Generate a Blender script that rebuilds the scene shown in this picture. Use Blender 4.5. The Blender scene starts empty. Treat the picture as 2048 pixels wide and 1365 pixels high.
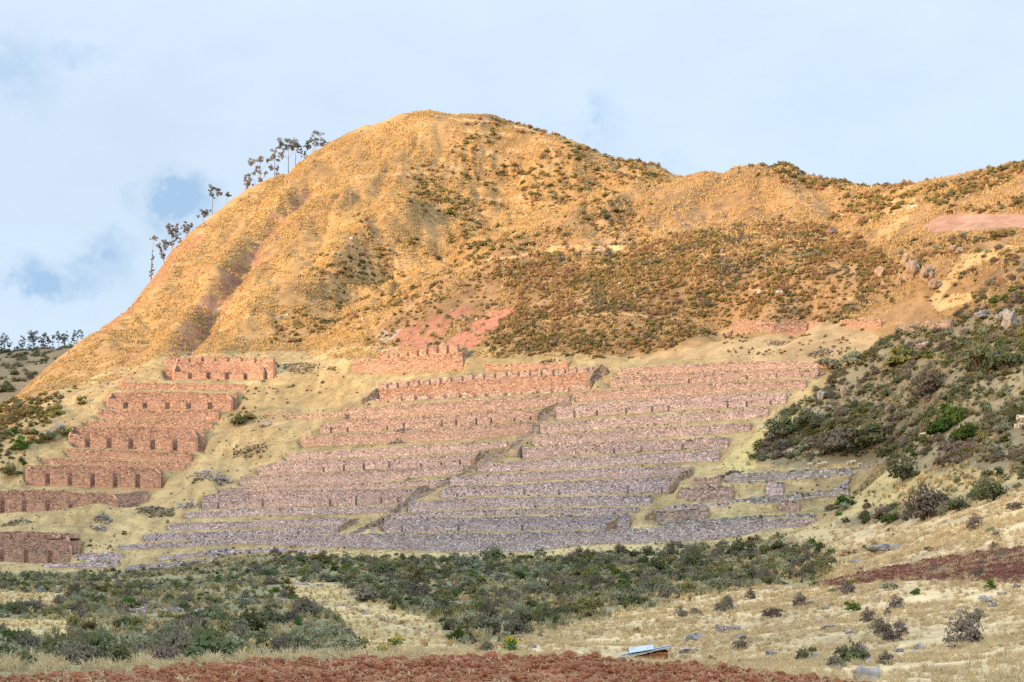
import bpy, math, random
import numpy as np
from mathutils import Vector, Euler, noise as mnoise

random.seed(7)
RNG = np.random.default_rng(11)
scene = bpy.context.scene
COL = scene.collection

# ------------------------------------------------------------------ camera
F, CX, HZ = 4000.0, 1024.0, 1200.0        # focal length in photo pixels, principal column, eye-level row
cam_data = bpy.data.cameras.new("camera")
cam = bpy.data.objects.new("camera", cam_data)
COL.objects.link(cam)
cam_data.sensor_width = 36.0
cam_data.lens = F / 2048.0 * 36.0
cam_data.shift_y = (HZ - 682.5) / 2048.0
cam_data.clip_start = 1.0
cam_data.clip_end = 20000.0
cam.location = (0, 0, 0)
cam.rotation_euler = (math.pi / 2, 0, 0)
scene.camera = cam

# ------------------------------------------------------------------ sun and sky
SUN_EL = math.radians(11.5)
SUN_AZ = math.radians(-130.0)              # compass-like angle from +Y towards +X: behind the camera, to the left
SUN = Vector((math.sin(SUN_AZ) * math.cos(SUN_EL), math.cos(SUN_AZ) * math.cos(SUN_EL), math.sin(SUN_EL)))
sun_data = bpy.data.lights.new("sun", 'SUN')
sun_data.energy = 3.35
sun_data.angle = math.radians(4.5)
sun_data.color = (1.0, 0.635, 0.32)
sun = bpy.data.objects.new("sun", sun_data)
COL.objects.link(sun)
sun.rotation_euler = SUN.to_track_quat('Z', 'Y').to_euler()

world = bpy.data.worlds.new("World")
scene.world = world
world.use_nodes = True
wn, wl = world.node_tree.nodes, world.node_tree.links
wn.clear()
w_out = wn.new('ShaderNodeOutputWorld')
w_bg = wn.new('ShaderNodeBackground')
w_sky = wn.new('ShaderNodeTexSky')
w_sky.sky_type = 'NISHITA'
w_sky.sun_disc = False
w_sky.sun_elevation = SUN_EL
w_sky.sun_rotation = SUN_AZ
w_sky.altitude = 3000.0
w_sky.air_density = 1.0
w_sky.dust_density = 1.5
w_bg.inputs['Strength'].default_value = 0.084
# a thin, even veil of high cloud over the whole dome, with soft blue-grey wisps in it
w_co = wn.new('ShaderNodeTexCoord')
def wnode(t, **kw):
    n = wn.new(t)
    for k, v in kw.items(): setattr(n, k, v)
    return n
w_map = wnode('ShaderNodeMapping'); w_map.inputs['Scale'].default_value = (9, 9, 20)
w_noise = wnode('ShaderNodeTexNoise'); w_noise.inputs['Scale'].default_value = 1.6; w_noise.inputs['Detail'].default_value = 7; w_noise.inputs['Roughness'].default_value = 0.58
wl.new(w_co.outputs['Generated'], w_map.inputs['Vector']); wl.new(w_map.outputs['Vector'], w_noise.inputs['Vector'])
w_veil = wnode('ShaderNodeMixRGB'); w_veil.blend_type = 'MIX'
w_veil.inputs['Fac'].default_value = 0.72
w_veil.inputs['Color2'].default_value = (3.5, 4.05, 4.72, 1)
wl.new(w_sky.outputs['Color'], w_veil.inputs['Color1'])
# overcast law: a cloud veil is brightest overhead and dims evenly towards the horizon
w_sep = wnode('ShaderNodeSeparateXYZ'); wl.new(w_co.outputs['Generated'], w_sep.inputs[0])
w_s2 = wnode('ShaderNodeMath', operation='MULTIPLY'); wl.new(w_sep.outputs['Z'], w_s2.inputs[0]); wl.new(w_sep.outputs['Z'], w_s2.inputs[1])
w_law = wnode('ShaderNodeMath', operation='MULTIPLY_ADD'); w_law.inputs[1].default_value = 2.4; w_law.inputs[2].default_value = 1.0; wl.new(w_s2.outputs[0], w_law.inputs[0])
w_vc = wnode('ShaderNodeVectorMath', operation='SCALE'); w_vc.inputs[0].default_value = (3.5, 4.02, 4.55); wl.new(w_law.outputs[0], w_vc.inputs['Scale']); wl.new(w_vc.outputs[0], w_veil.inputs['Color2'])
# the blue-grey clouds: soft lumps in fixed compass directions, torn by the noise
def sky_dir(px, py):
    return Vector(((px - CX) / F, 1.0, (HZ - py) / F)).normalized()
CLOUDS = [(70, 560, 16, 15, .9), (120, 578, 18, 8, .8), (200, 545, 20, 16, .6), (235, 505, 14, 14, .5), (360, 420, 20, 24, .85), (330, 395, 17, 14, .6), (395, 390, 18, 14, .6),
          (40, 140, 24, 26, .5), (160, 100, 20, 7, .4), (1210, 245, 13, 24, .35), (1195, 215, 6, 14, .25), (1345, 326, 14, 5, .3)]
acc = None
w_nv = wnode('ShaderNodeVectorMath', operation='MULTIPLY_ADD')
w_n2 = wnode('ShaderNodeTexNoise'); w_n2.inputs['Scale'].default_value = 46; w_n2.inputs['Detail'].default_value = 6; w_n2.inputs['Roughness'].default_value = 0.66
wl.new(w_co.outputs['Generated'], w_n2.inputs['Vector'])
w_sub = wnode('ShaderNodeVectorMath', operation='SUBTRACT'); w_sub.inputs[1].default_value = (.5, .5, .5)
wl.new(w_n2.outputs['Color'], w_sub.inputs[0])
wl.new(w_sub.outputs[0], w_nv.inputs[0]); w_nv.inputs[1].default_value = (.036, .0, .030); wl.new(w_co.outputs['Generated'], w_nv.inputs[2])
for (px, py, sx, sy, amp) in CLOUDS:
    d = sky_dir(px, py)
    s = wnode('ShaderNodeVectorMath', operation='SUBTRACT'); s.inputs[1].default_value = d
    wl.new(w_nv.outputs[0], s.inputs[0])
    m = wnode('ShaderNodeVectorMath', operation='MULTIPLY'); m.inputs[1].default_value = (F / sx / 3.0, 6.0, F / sy / 2.9)
    wl.new(s.outputs[0], m.inputs[0])
    l = wnode('ShaderNodeVectorMath', operation='LENGTH'); wl.new(m.outputs[0], l.inputs[0])
    r = wnode('ShaderNodeMapRange', interpolation_type='SMOOTHERSTEP')
    r.inputs['From Min'].default_value = 1.6; r.inputs['From Max'].default_value = 0.0
    r.inputs['To Min'].default_value = 0.0; r.inputs['To Max'].default_value = amp
    wl.new(l.outputs['Value'], r.inputs['Value'])
    if acc is None: acc = r.outputs[0]
    else:
        a = wnode('ShaderNodeMath', operation='ADD'); wl.new(acc, a.inputs[0]); wl.new(r.outputs[0], a.inputs[1]); acc = a.outputs[0]
w_th = wnode('ShaderNodeMapRange'); w_th.inputs['From Min'].default_value = .31; w_th.inputs['From Max'].default_value = .58
wl.new(w_n2.outputs['Fac'], w_th.inputs['Value'])
w_mul = wnode('ShaderNodeMath', operation='MULTIPLY', use_clamp=True); wl.new(acc, w_mul.inputs[0]); wl.new(w_th.outputs[0], w_mul.inputs[1])
w_mul2 = wnode('ShaderNodeMath', operation='MINIMUM'); w_mul2.inputs[1].default_value = .85; wl.new(w_mul.outputs[0], w_mul2.inputs[0])
w_var = wnode('ShaderNodeMapRange'); w_var.inputs['From Min'].default_value = .3; w_var.inputs['From Max'].default_value = .7; w_var.inputs['To Min'].default_value = .965; w_var.inputs['To Max'].default_value = 1.035
wl.new(w_noise.outputs['Fac'], w_var.inputs['Value'])
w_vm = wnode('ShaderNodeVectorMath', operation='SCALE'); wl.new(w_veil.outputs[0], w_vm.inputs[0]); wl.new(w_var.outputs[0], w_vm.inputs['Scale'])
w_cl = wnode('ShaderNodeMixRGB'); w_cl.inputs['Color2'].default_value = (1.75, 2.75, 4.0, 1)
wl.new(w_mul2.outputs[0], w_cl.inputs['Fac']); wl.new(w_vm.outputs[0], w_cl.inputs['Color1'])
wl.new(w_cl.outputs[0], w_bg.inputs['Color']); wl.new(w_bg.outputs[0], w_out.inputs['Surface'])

vs = scene.view_settings
vs.view_transform = 'Standard'; vs.look = 'None'; vs.gamma = 1.0; vs.use_curve_mapping = False
vs.exposure = 1.3
scene.render.film_transparent = False
scene.cycles.max_bounces = 4
scene.cycles.diffuse_bounces = 2
scene.cycles.use_denoising = False
scene.cycles.use_adaptive_sampling = True
scene.cycles.adaptive_threshold = 0.025
scene.cycles.glossy_bounces = 1
scene.cycles.transmission_bounces = 2
scene.cycles.transparent_max_bounces = 4
scene.cycles.caustics_reflective = False
scene.cycles.caustics_refractive = False

# ------------------------------------------------------------------ small helpers
def P(px, py, Y):
    return np.array([(px - CX) / F * Y, Y, (HZ - py) / F * Y])

def _hash(ix, iy, seed):
    h = (ix.astype(np.int64) * 374761393 + iy.astype(np.int64) * 668265263 + seed * 1442695041) & 0xffffffff
    h = ((h ^ (h >> 13)) * 1274126177) & 0xffffffff
    return ((h ^ (h >> 16)) & 0xffff) / 65535.0
def vnoise(x, y, seed=0):
    x = np.asarray(x, float); y = np.asarray(y, float)
    ix, iy = np.floor(x), np.floor(y)
    fx, fy = x - ix, y - iy
    fx = fx * fx * (3 - 2 * fx); fy = fy * fy * (3 - 2 * fy)
    a, b = _hash(ix, iy, seed), _hash(ix + 1, iy, seed)
    c, d = _hash(ix, iy + 1, seed), _hash(ix + 1, iy + 1, seed)
    return (a + (b - a) * fx) * (1 - fy) + (c + (d - c) * fx) * fy
def fbm(x, y, seed=0, octv=4, gain=.5):
    s, a, n = 0.0, 1.0, 0.0
    for o in range(octv):
        s = s + a * (vnoise(x * 2 ** o, y * 2 ** o, seed + o * 17) - .5); n += a; a *= gain
    return s / n * 2
def inpoly(px, py, poly):
    px = np.asarray(px); py = np.asarray(py)
    inside = np.zeros(px.shape, bool); n = len(poly); j = n - 1
    for i in range(n):
        xi, yi = poly[i]; xj, yj = poly[j]
        c = ((yi > py) != (yj > py)) & (px < (xj - xi) * (py - yi) / ((yj - yi) if yj != yi else 1e-9) + xi)
        inside ^= c; j = i
    return inside

def add_mesh(name, V, Fc, mat=None, parent=None, col=None, smooth=False, link=True):
    me = bpy.data.meshes.new(name)
    V = np.asarray(V, np.float32)
    if isinstance(Fc, np.ndarray):
        nf, k = Fc.shape
        me.vertices.add(len(V)); me.vertices.foreach_set("co", V.ravel())
        me.loops.add(nf * k); me.loops.foreach_set("vertex_index", Fc.astype(np.int32).ravel())
        me.polygons.add(nf); me.polygons.foreach_set("loop_start", np.arange(0, nf * k, k, dtype=np.int32))
        me.update(calc_edges=True)
    else:
        me.from_pydata([tuple(v) for v in V], [], Fc); me.update()
    if smooth:
        me.polygons.foreach_set("use_smooth", np.ones(len(me.polygons), bool))
    if col is not None:
        at = me.attributes.new("col", 'FLOAT_COLOR', 'POINT')
        c = np.ones((len(V), 4), np.float32); c[:, :3] = col
        at.data.foreach_set("color", c.ravel())
    if mat is not None: me.materials.append(mat)
    ob = bpy.data.objects.new(name, me)
    if link: COL.objects.link(ob)
    if parent is not None: ob.parent = parent
    return ob
def empty(name, loc):
    o = bpy.data.objects.new(name, None); COL.objects.link(o); o.location = tuple(float(v) for v in loc); o.empty_display_size = .5
    return o
def tag(o, label=None, cat=None, group=None, kind=None):
    if label: o["label"] = label
    if cat: o["category"] = cat
    if group: o["group"] = group
    if kind: o["kind"] = kind
    return o

class MB:
    def __init__(s): s.V = []; s.F = []; s.C = []
    def quad_box(s, c, d, rot=0.0, col=None):
        x, y, z = [v / 2 for v in d]; ca, sa = math.cos(rot), math.sin(rot); b = len(s.V)
        for (i, j, k) in ((-1,-1,-1),(1,-1,-1),(1,1,-1),(-1,1,-1),(-1,-1,1),(1,-1,1),(1,1,1),(-1,1,1)):
            X, Y = i * x, j * y
            s.V.append((c[0] + X * ca - Y * sa, c[1] + X * sa + Y * ca, c[2] + k * z))
        for f in ((3,2,1,0),(4,5,6,7),(0,1,5,4),(1,2,6,5),(2,3,7,6),(3,0,4,7)): s.F.append(tuple(b + q for q in f))
        return s
    def tube(s, pts, radii, n=6, cap=True):
        pts = [Vector(p) for p in pts]; b0 = len(s.V)
        for i, p in enumerate(pts):
            t = (pts[min(i + 1, len(pts) - 1)] - pts[max(i - 1, 0)]).normalized()
            a = t.orthogonal().normalized() if i == 0 else (u - t * u.dot(t)).normalized()
            u = a; v = t.cross(a)
            for k in range(n):
                th = 2 * math.pi * k / n
                s.V.append(tuple(p + (u * math.cos(th) + v * math.sin(th)) * radii[i]))
        for i in range(len(pts) - 1):
            for k in range(n):
                s.F.append((b0 + i * n + k, b0 + i * n + (k + 1) % n, b0 + (i + 1) * n + (k + 1) % n, b0 + (i + 1) * n + k))
        if cap:
            s.F.append(tuple(b0 + k for k in range(n))[::-1]); s.F.append(tuple(b0 + (len(pts) - 1) * n + k for k in range(n)))
        return s
    def build(s, name, mat, parent=None, smooth=False, link=True):
        return add_mesh(name, np.array(s.V), s.F, mat, parent, smooth=smooth, link=link)

# ------------------------------------------------------------------ materials
def new_mat(name):
    m = bpy.data.materials.new(name); m.use_nodes = True
    nt = m.node_tree; b = nt.nodes['Principled BSDF']; b.inputs['Roughness'].default_value = .95
    b.inputs['Specular IOR Level'].default_value = .12
    return m, nt, b
def attr_mat(name, n_scale=1.2, lo=.75, hi=1.25, fine=9.0, bump=0.0, rough=.95):
    """colour attribute times two octaves of natural variation"""
    m, nt, b = new_mat(name); N, L = nt.nodes, nt.links
    at = N.new('ShaderNodeAttribute'); at.attribute_name = 'col'
    ge = N.new('ShaderNodeNewGeometry')
    no = N.new('ShaderNodeTexNoise'); no.inputs['Scale'].default_value = n_scale; no.inputs['Detail'].default_value = 8; no.inputs['Roughness'].default_value = .65
    L.new(ge.outputs['Position'], no.inputs['Vector'])
    n2 = N.new('ShaderNodeTexNoise'); n2.inputs['Scale'].default_value = fine; n2.inputs['Detail'].default_value = 3
    L.new(ge.outputs['Position'], n2.inputs['Vector'])
    ad = N.new('ShaderNodeMath'); ad.operation = 'ADD'; L.new(no.outputs['Fac'], ad.inputs[0]); L.new(n2.outputs['Fac'], ad.inputs[1])
    mr = N.new('ShaderNodeMapRange'); mr.inputs['From Min'].default_value = .65; mr.inputs['From Max'].default_value = 1.35
    mr.inputs['To Min'].default_value = lo; mr.inputs['To Max'].default_value = hi; L.new(ad.outputs[0], mr.inputs['Value'])
    mu = N.new('ShaderNodeVectorMath'); mu.operation = 'SCALE'; L.new(at.outputs['Color'], mu.inputs[0]); L.new(mr.outputs[0], mu.inputs['Scale'])
    L.new(mu.outputs[0], b.inputs['Base Color']); b.inputs['Roughness'].default_value = rough
    if bump:
        bp = N.new('ShaderNodeBump'); bp.inputs['Strength'].default_value = bump; bp.inputs['Distance'].default_value = .15
        L.new(ad.outputs[0], bp.inputs['Height']); L.new(bp.outputs[0], b.inputs['Normal'])
    return m
def leaf_mat(name, colour, hue=.03, val=.45, trans=.25):
    m, nt, b = new_mat(name); N, L = nt.nodes, nt.links
    oi = N.new('ShaderNodeObjectInfo'); ge = N.new('ShaderNodeNewGeometry')
    no = N.new('ShaderNodeTexNoise'); no.inputs['Scale'].default_value = 2.2; no.inputs['Detail'].default_value = 4; L.new(ge.outputs['Position'], no.inputs['Vector'])
    hs = N.new('ShaderNodeHueSaturation'); hs.inputs['Color'].default_value = (*colour, 1)
    h = N.new('ShaderNodeMapRange'); h.inputs['To Min'].default_value = .5 - hue; h.inputs['To Max'].default_value = .5 + hue; L.new(oi.outputs['Random'], h.inputs['Value']); L.new(h.outputs[0], hs.inputs['Hue'])
    wh = N.new('ShaderNodeTexWhiteNoise'); wh.noise_dimensions = '1D'; L.new(oi.outputs['Random'], wh.inputs['W'])
    a = N.new('ShaderNodeMath'); a.operation = 'ADD'; L.new(no.outputs['Fac'], a.inputs[0]); L.new(wh.outputs['Value'], a.inputs[1])
    v = N.new('ShaderNodeMapRange'); v.inputs['From Min'].default_value = .3; v.inputs['From Max'].default_value = 1.7
    v.inputs['To Min'].default_value = 1 - val; v.inputs['To Max'].default_value = 1 + val; L.new(a.outputs[0], v.inputs['Value']); L.new(v.outputs[0], hs.inputs['Value'])
    L.new(hs.outputs[0], b.inputs['Base Color'])
    if trans:
        tr = N.new('ShaderNodeBsdfTranslucent'); L.new(hs.outputs[0], tr.inputs['Color'])
        mx = N.new('ShaderNodeMixShader'); mx.inputs[0].default_value = trans
        L.new(b.outputs[0], mx.inputs[1]); L.new(tr.outputs[0], mx.inputs[2]); L.new(mx.outputs[0], N['Material Output'].inputs['Surface'])
    return m
def plain_mat(name, colour, rough=.9, var=.25, scale=3.0, metal=0.0, bump=0.0):
    m, nt, b = new_mat(name); N, L = nt.nodes, nt.links
    ge = N.new('ShaderNodeTexCoord'); no = N.new('ShaderNodeTexNoise'); no.inputs['Scale'].default_value = scale; no.inputs['Detail'].default_value = 6
    L.new(ge.outputs['Object'], no.inputs['Vector'])
    v = N.new('ShaderNodeMapRange'); v.inputs['From Min'].default_value = .3; v.inputs['From Max'].default_value = .7; v.inputs['To Min'].default_value = 1 - var; v.inputs['To Max'].default_value = 1 + var
    L.new(no.outputs['Fac'], v.inputs['Value'])
    mu = N.new('ShaderNodeVectorMath'); mu.operation = 'SCALE'; mu.inputs[0].default_value = colour; L.new(v.outputs[0], mu.inputs['Scale'])
    L.new(mu.outputs[0], b.inputs['Base Color']); b.inputs['Roughness'].default_value = rough; b.inputs['Metallic'].default_value = metal
    if bump:
        bp = N.new('ShaderNodeBump'); bp.inputs['Strength'].default_value = bump; bp.inputs['Distance'].default_value = .05
        L.new(no.outputs['Fac'], bp.inputs['Height']); L.new(bp.outputs[0], b.inputs['Normal'])
    return m
M = {}
M['ground'] = attr_mat('hillside_soil_and_grass', .35, .62, 1.38, 3.5, bump=.5)
M['stone'] = attr_mat('wall_stone', 1.5, .8, 1.2, 6.0)
M['soil'] = attr_mat('ploughed_soil', 2.0, .6, 1.4, 14.0, bump=.6)
M['rock'] = attr_mat('boulder_rock', .9, .55, 1.35, 5.0, bump=.6)
M['bark'] = plain_mat('bark', (.20, .15, .12), .9, .3)
M['twig'] = plain_mat('twig', (.13, .10, .08), .9, .3)
LEAF = {
 'dark':   leaf_mat('leaf_dark_green', (.155, .168, .080)),
 'grey':   leaf_mat('leaf_grey_green', (.315, .32, .205)),
 'purple': leaf_mat('leaf_purple_brown', (.235, .195, .15)),
 'olive':  leaf_mat('leaf_olive', (.235, .21, .075)),
 'green':  leaf_mat('leaf_bright_green', (.095, .165, .035)),
 'rust':   leaf_mat('leaf_rust_brown', (.36, .24, .125)),
 'euc':    leaf_mat('leaf_eucalyptus', (.25, .245, .235), .05),
 'yellow': leaf_mat('flower_yellow', (.65, .50, .03), .01, .2),
 'straw':  leaf_mat('dry_straw', (.66, .495, .25), .012, .38, .3),
 'pale':   leaf_mat('pale_dry_grass', (.64, .505, .295), .012, .32, .3),
 'sage':   leaf_mat('sage_grass', (.38, .345, .20), .02, .35, .3),
}
# ------------------------------------------------------------------ the terraces as traced: (column, top row, foot row)
def YB(px): return np.interp(px, [-400, 0, 500, 900, 1650, 2048, 2400], [438, 432, 430, 400, 350, 322, 305])
def YT(px, py): return YB(px) + .27 * (1100 - np.asarray(py, float))
W = {
 12: [(236,1090,1099),(400,1081,1092),(480,1076,1087),(560,1072,1090),(691,1068,1096),(867,1066,1102),(1000,1067,1108),(1090,1063,1099),(1171,1061,1089),(1382,1052,1084),(1440,1043,1077),(1560,1038,1062),(1632,1037,1047)],
 11: [(285,1068,1084),(327,1065,1081),(480,1060,1075),(677,1050,1067)],
 10: [(335,1046,1061),(480,1040,1057),(690,1033,1050)],
  9: [(369,1023,1036),(480,1016,1033),(655,1013,1029),(796,1009,1024)],
  8: [(404,989,1017),(440,984,1017),(530,979,1015),(726,977,1010),(820,975,1003)],
  7: [(440,976,994),(480,973,991),(726,965,979),(890,956,969)],
  6: [(480,952,973),(600,946,970),(726,938,966),(926,927,946)],
  5: [(516,930,950),(560,921,948),(761,914,938),(950,907,929)],
  4: [(570,905,922),(796,892,911),(930,884,906),(1013,879,893)],
  3: [(601,871,894),(690,866,890),(796,860,886),(1000,846,874),(1065,841,862)],
  2: [(640,848,866),(690,838,863),(796,833,860),(1000,821,846),(1080,816,838)],
  1: [(691,815,838),(796,808,834),(1000,794,822),(1139,787,806)],
}
R = {
 11: [(765,1034,1064),(960,1033,1062),(1110,1029,1060),(1258,1026,1057)],
 10: [(782,1026,1040),(960,1017,1031),(1276,1012,1025)],
  9: [(816,1001,1025),(960,994,1015),(1301,988,1010)],
  8: [(880,978,996),(960,970,990),(1206,957,989),(1350,951,983)],
  7: [(900,954,973),(960,948,968),(1206,934,955),(1384,930,951)],
  6: [(955,926,946),(1206,910,931),(1438,898,921)],
  5: [(1044,894,918),(1206,883,907),(1276,879,904),(1455,872,896)],
  4: [(1065,871,893),(1206,860,886),(1276,853,879),(1500,844,862)],
  3: [(1080,846,869),(1206,836,858),(1311,829,849),(1480,817,838),(1537,811,832)],
  2: [(1112,812,839),(1180,803,832),(1330,793,822),(1480,785,814),(1572,783,806)],
  1: [(1145,782,804),(1300,772,796),(1480,761,784),(1612,758,778)],
  0: [(1220,752,775),(1330,745,768),(1480,739,760),(1636,736,752)],
 -1: [(1236,737,751),(1330,730,747),(1480,721,741),(1670,720,734)],
}
D = {
 'a': [(1450,951,966),(1540,943,961),(1640,938,956),(1746,931,946)],
 'b': [(1387,955,973),(1440,952,971)],
 'c': [(1357,976,1000),(1400,973,1003),(1466,970,1003)],
 'd': [(1440,1007,1012),(1480,997,1010),(1590,987,999),(1697,977,989)],
 'e': [(1312,1022,1045),(1360,1018,1046),(1417,1016,1040)],
 'f': [(1315,1044,1053),(1417,1040,1049),(1500,1032,1041),(1628,1027,1036)],
 'g': [(1530,965,990),(1566,963,992)],
 'h': [(1330,1011,1020),(1400,1009,1018),(1455,1008,1014)],
 'i': [(1556,1003,1026),(1598,1002,1028)],
}
LW = {   # retaining walls and building backs of the left-hand column of ruins
 1: [(332,716,756),(430,713,755),(546,716,756)],
 2: [(244,765,781),(350,766,780),(490,769,781)],
 3: [(216,785,816),(330,783,817),(474,787,818)],
 4: [(196,820,840),(330,820,841),(437,821,843)],
 5: [(170,842,856),(330,843,857),(424,843,857)],
 6: [(146,853,893),(270,854,897),(408,857,903)],
 7: [(134,897,914),(260,900,919),(383,904,926)],
 8: [(80,915,927),(220,920,933),(370,926,941)],
 9: [(52,930,964),(200,931,971),(326,936,975)],
10: [(-40,980,1026),(120,982,1028),(232,987,1028),(297,983,1001)],
11: [(-70,1064,1130),(60,1063,1132),(157,1068,1130)],
}
LOWW = [ [(151,1108,1118),(200,1106,1120),(246,1105,1117)], [(88,1126,1134),(160,1124,1137),(240,1121,1132)],
         [(316,1113,1121),(420,1103,1112),(520,1097,1105),(640,1098,1105)], [(253,1133,1141),(380,1124,1133),(503,1115,1124)],
         [(530,828,842),(610,829,843),(690,826,841)] ]
T_UP = [(702,726,743),(760,718,748),(925,703,741)]      # upper crenellated hall, body of its wall
T_BIG = [(757,778,803),(860,768,795),(1000,755,790),(1100,749,783),(1182,744,776)]   # long crenellated hall
T_LOWB = [(968,727,741),(1050,728,741),(1135,724,738)]
TOPR = [ [(1467,646,672),(1490,640,668),(1545,643,665),(1612,638,662)], [(1615,648,657),(1700,643,655),(1762,636,653)],
         [(1790,652,664),(1830,646,662),(1900,640,658)] ]
for DD in (W, R):
    for k in DD:
        if not (DD is W and k == 12): DD[k] = [(a, t + 1.9, b) for a, t, b in DD[k]]
TIERS = [W[k] for k in W] + [R[k] for k in R] + [LW[k] for k in LW] + [D[k] for k in D] + LOWW[:4] + [T_UP, T_BIG, T_LOWB]

def wall_curve(kn, px):
    a = np.array(kn, float)
    top = np.interp(px, a[:, 0], a[:, 1]); bot = np.interp(px, a[:, 0], a[:, 2])
    return top, bot, YT(px, (top + bot) / 2)

# ------------------------------------------------------------------ terrain: smooth surface through surveyed points
ctl = []       # (px, py, Y)
for kn in TIERS:
    x0, x1 = kn[0][0], kn[-1][0]
    for px in np.linspace(x0, x1, max(2, int((x1 - x0) / 130) + 1)):
        t, b, y = wall_curve(kn, px); ctl.append((px, (t + b) / 2, y))
for kn in TOPR:
    for px in (kn[0][0], kn[-1][0]):
        t, b, y = wall_curve(kn, px); ctl.append((px, b - 2, y))
FIELD_EDGE = [(-400,1372),(-150,1364),(0,1358),(273,1343),(513,1324),(700,1318),(1000,1314),(1180,1312),(1240,1322),(1300,1327),(1345,1328),(1400,1329),(1500,1341),(1600,1353),(1700,1366),(1800,1384),(1950,1420),(2400,1500)]
fe = np.array(FIELD_EDGE, float); FE_Y = 1.6 * F / (fe[:, 1] - HZ)
def field_edge_Y(px): return np.interp(px, fe[:, 0], FE_Y)
for px in range(-350, 2400, 175):
    ye = float(field_edge_Y(px))
    for y, z in ((12, -1.85), (18, -1.85), (26, -1.85), (ye * .9, -1.8), (ye + 3, -1.85)):
        if y < ye + 4: ctl.append((px, HZ - z / y * F, y))
ctl += [  # valley floor
 (-350,1150,400),(-350,1200,270),(-350,1260,170),(-350,1318,95),(50,1152,398),(50,1175,330),(50,1200,270),(50,1250,180),(50,1295,130),(50,1322,90),
 (300,1150,390),(300,1175,320),(300,1200,260),(300,1250,180),(300,1300,120),(300,1318,85),(500,1115,405),(500,1150,345),(500,1200,250),(500,1250,180),(500,1295,130),(500,1316,92),
 (700,1110,392),(700,1130,360),(700,1165,290),(700,1200,240),(700,1250,175),(700,1290,130),(700,1313,90),(900,1122,378),(900,1160,305),(900,1200,235),(900,1250,170),(900,1292,120),(900,1306,90),
 (1100,1112,372),(1100,1150,300),(1100,1200,220),(1100,1245,165),(1100,1290,110),(1300,1100,362),(1300,1140,300),(1300,1180,240),(1300,1215,185),(1300,1260,145),(1300,1288,122),(1300,1334,104),(1240,1332,102),(1360,1332,100),
 (1450,1090,352),(1450,1120,310),(1450,1160,240),(1450,1190,190),(1450,1230,150),(1450,1290,110),(1450,1335,75),
 (1600,1065,348),(1600,1090,325),(1600,1130,270),(1600,1165,205),(1600,1200,165),(1600,1280,105),(1600,1340,60),
 # near slope at lower right
 (1750,1060,320),(1750,1090,280),(1750,1120,235),(1750,1150,190),(1750,1200,145),(1750,1260,108),(1750,1320,70),(1750,1365,46),
 (1900,1050,252),(1900,1090,205),(1900,1150,158),(1900,1200,130),(1900,1260,98),(1900,1320,62),(1900,1380,40),
 (2048,998,258),(2048,1045,215),(2048,1095,180),(2048,1165,135),(2048,1230,100),(2048,1300,65),(2048,1370,38),
 (2300,940,258),(2300,1040,190),(2300,1120,145),(2300,1200,100),(2300,1300,55),
 # hill of dark shrubs on the right
 (1700,720,448),(1760,690,452),(1700,780,428),(1700,850,402),(1640,900,398),(1700,920,380),(1800,660,440),(1850,700,420),(1850,780,390),(1850,850,362),(1850,920,338),(1850,980,305),(1800,1010,310),
 (2048,640,402),(2048,700,375),(2048,770,350),(2048,850,325),(2048,920,300),(2048,965,280),(1950,960,296),(1700,1000,345),(1660,1040,330),(2300,600,380),(2300,760,330),(2300,900,285),(1560,960,375),(1480,960,385),
 # flats above the terraces
 (1300,712,486),(1450,700,492),(1600,700,476),(1400,680,500),(1600,660,488),(1250,725,484),(620,770,515),(640,800,507),(560,760,522),(600,900,470),(420,960,462),(330,1060,436),(560,860,484),
 # big hill
 (60,850,498),(60,900,482),(-100,900,485),(-300,1000,470),(130,800,520),(200,760,548),(-60,870,520),
 (280,740,552),(340,690,580),(440,690,570),(540,715,548),(640,705,545),(690,700,540),(300,640,628),(420,600,630),(560,600,615),(480,480,705),(620,520,660),(700,600,606),(660,650,570),
 (640,380,742),(760,300,775),(870,270,785),(790,450,700),(720,500,668),(800,560,636),(860,500,682),(900,430,725),(960,360,760),(1040,300,780),(1100,380,745),(1150,430,715),(1200,340,765),(1280,380,740),
 (820,610,592),(900,545,640),(1000,480,690),
 # nearer spur
 (745,690,532),(800,640,545),(860,590,558),(930,540,574),(1000,500,590),(1100,455,620),(1200,425,645),(1300,375,662),
 (770,700,525),(860,690,518),(960,680,512),(940,630,530),(1020,620,528),(1100,680,500),(1100,600,528),(1100,530,560),(1250,640,502),(1250,560,535),(1250,480,580),
 (1400,640,496),(1400,560,522),(1400,480,562),(1400,400,612),(1550,620,490),(1550,560,508),(1550,480,548),(1550,400,592),(1660,470,545),(1680,560,500),(1680,630,480),
 (1780,420,550),(1780,500,515),(1800,580,478),(1860,540,468),(1900,470,500),(1900,400,535),(2000,360,545),(2000,440,505),(2000,540,452),(1950,600,430),(2300,400,500),(2300,500,440),
 (-200,960,470),(-200,1060,440),(40,1050,440),(200,1010,446),
]
SKY_LINE = [(-500,1010,500),(-300,950,520),(-120,885,545),(20,800,572),(100,735,600),(170,680,630),(240,622,655),(300,556,690),(340,505,712),(380,465,730),(440,418,755),(500,382,772),(570,345,785),(650,292,800),(720,258,808),(790,232,815),(870,216,820),(940,228,818),
            (1020,240,812),(1100,266,805),(1180,292,798),(1260,318,790),(1340,342,782),(1360,343,668),(1420,336,662),(1500,326,652),(1590,331,645),(1660,350,632),(1740,362,620),(1800,366,606),(1870,348,590),(1960,334,575),(2048,322,562),(2300,290,540)]
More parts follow.
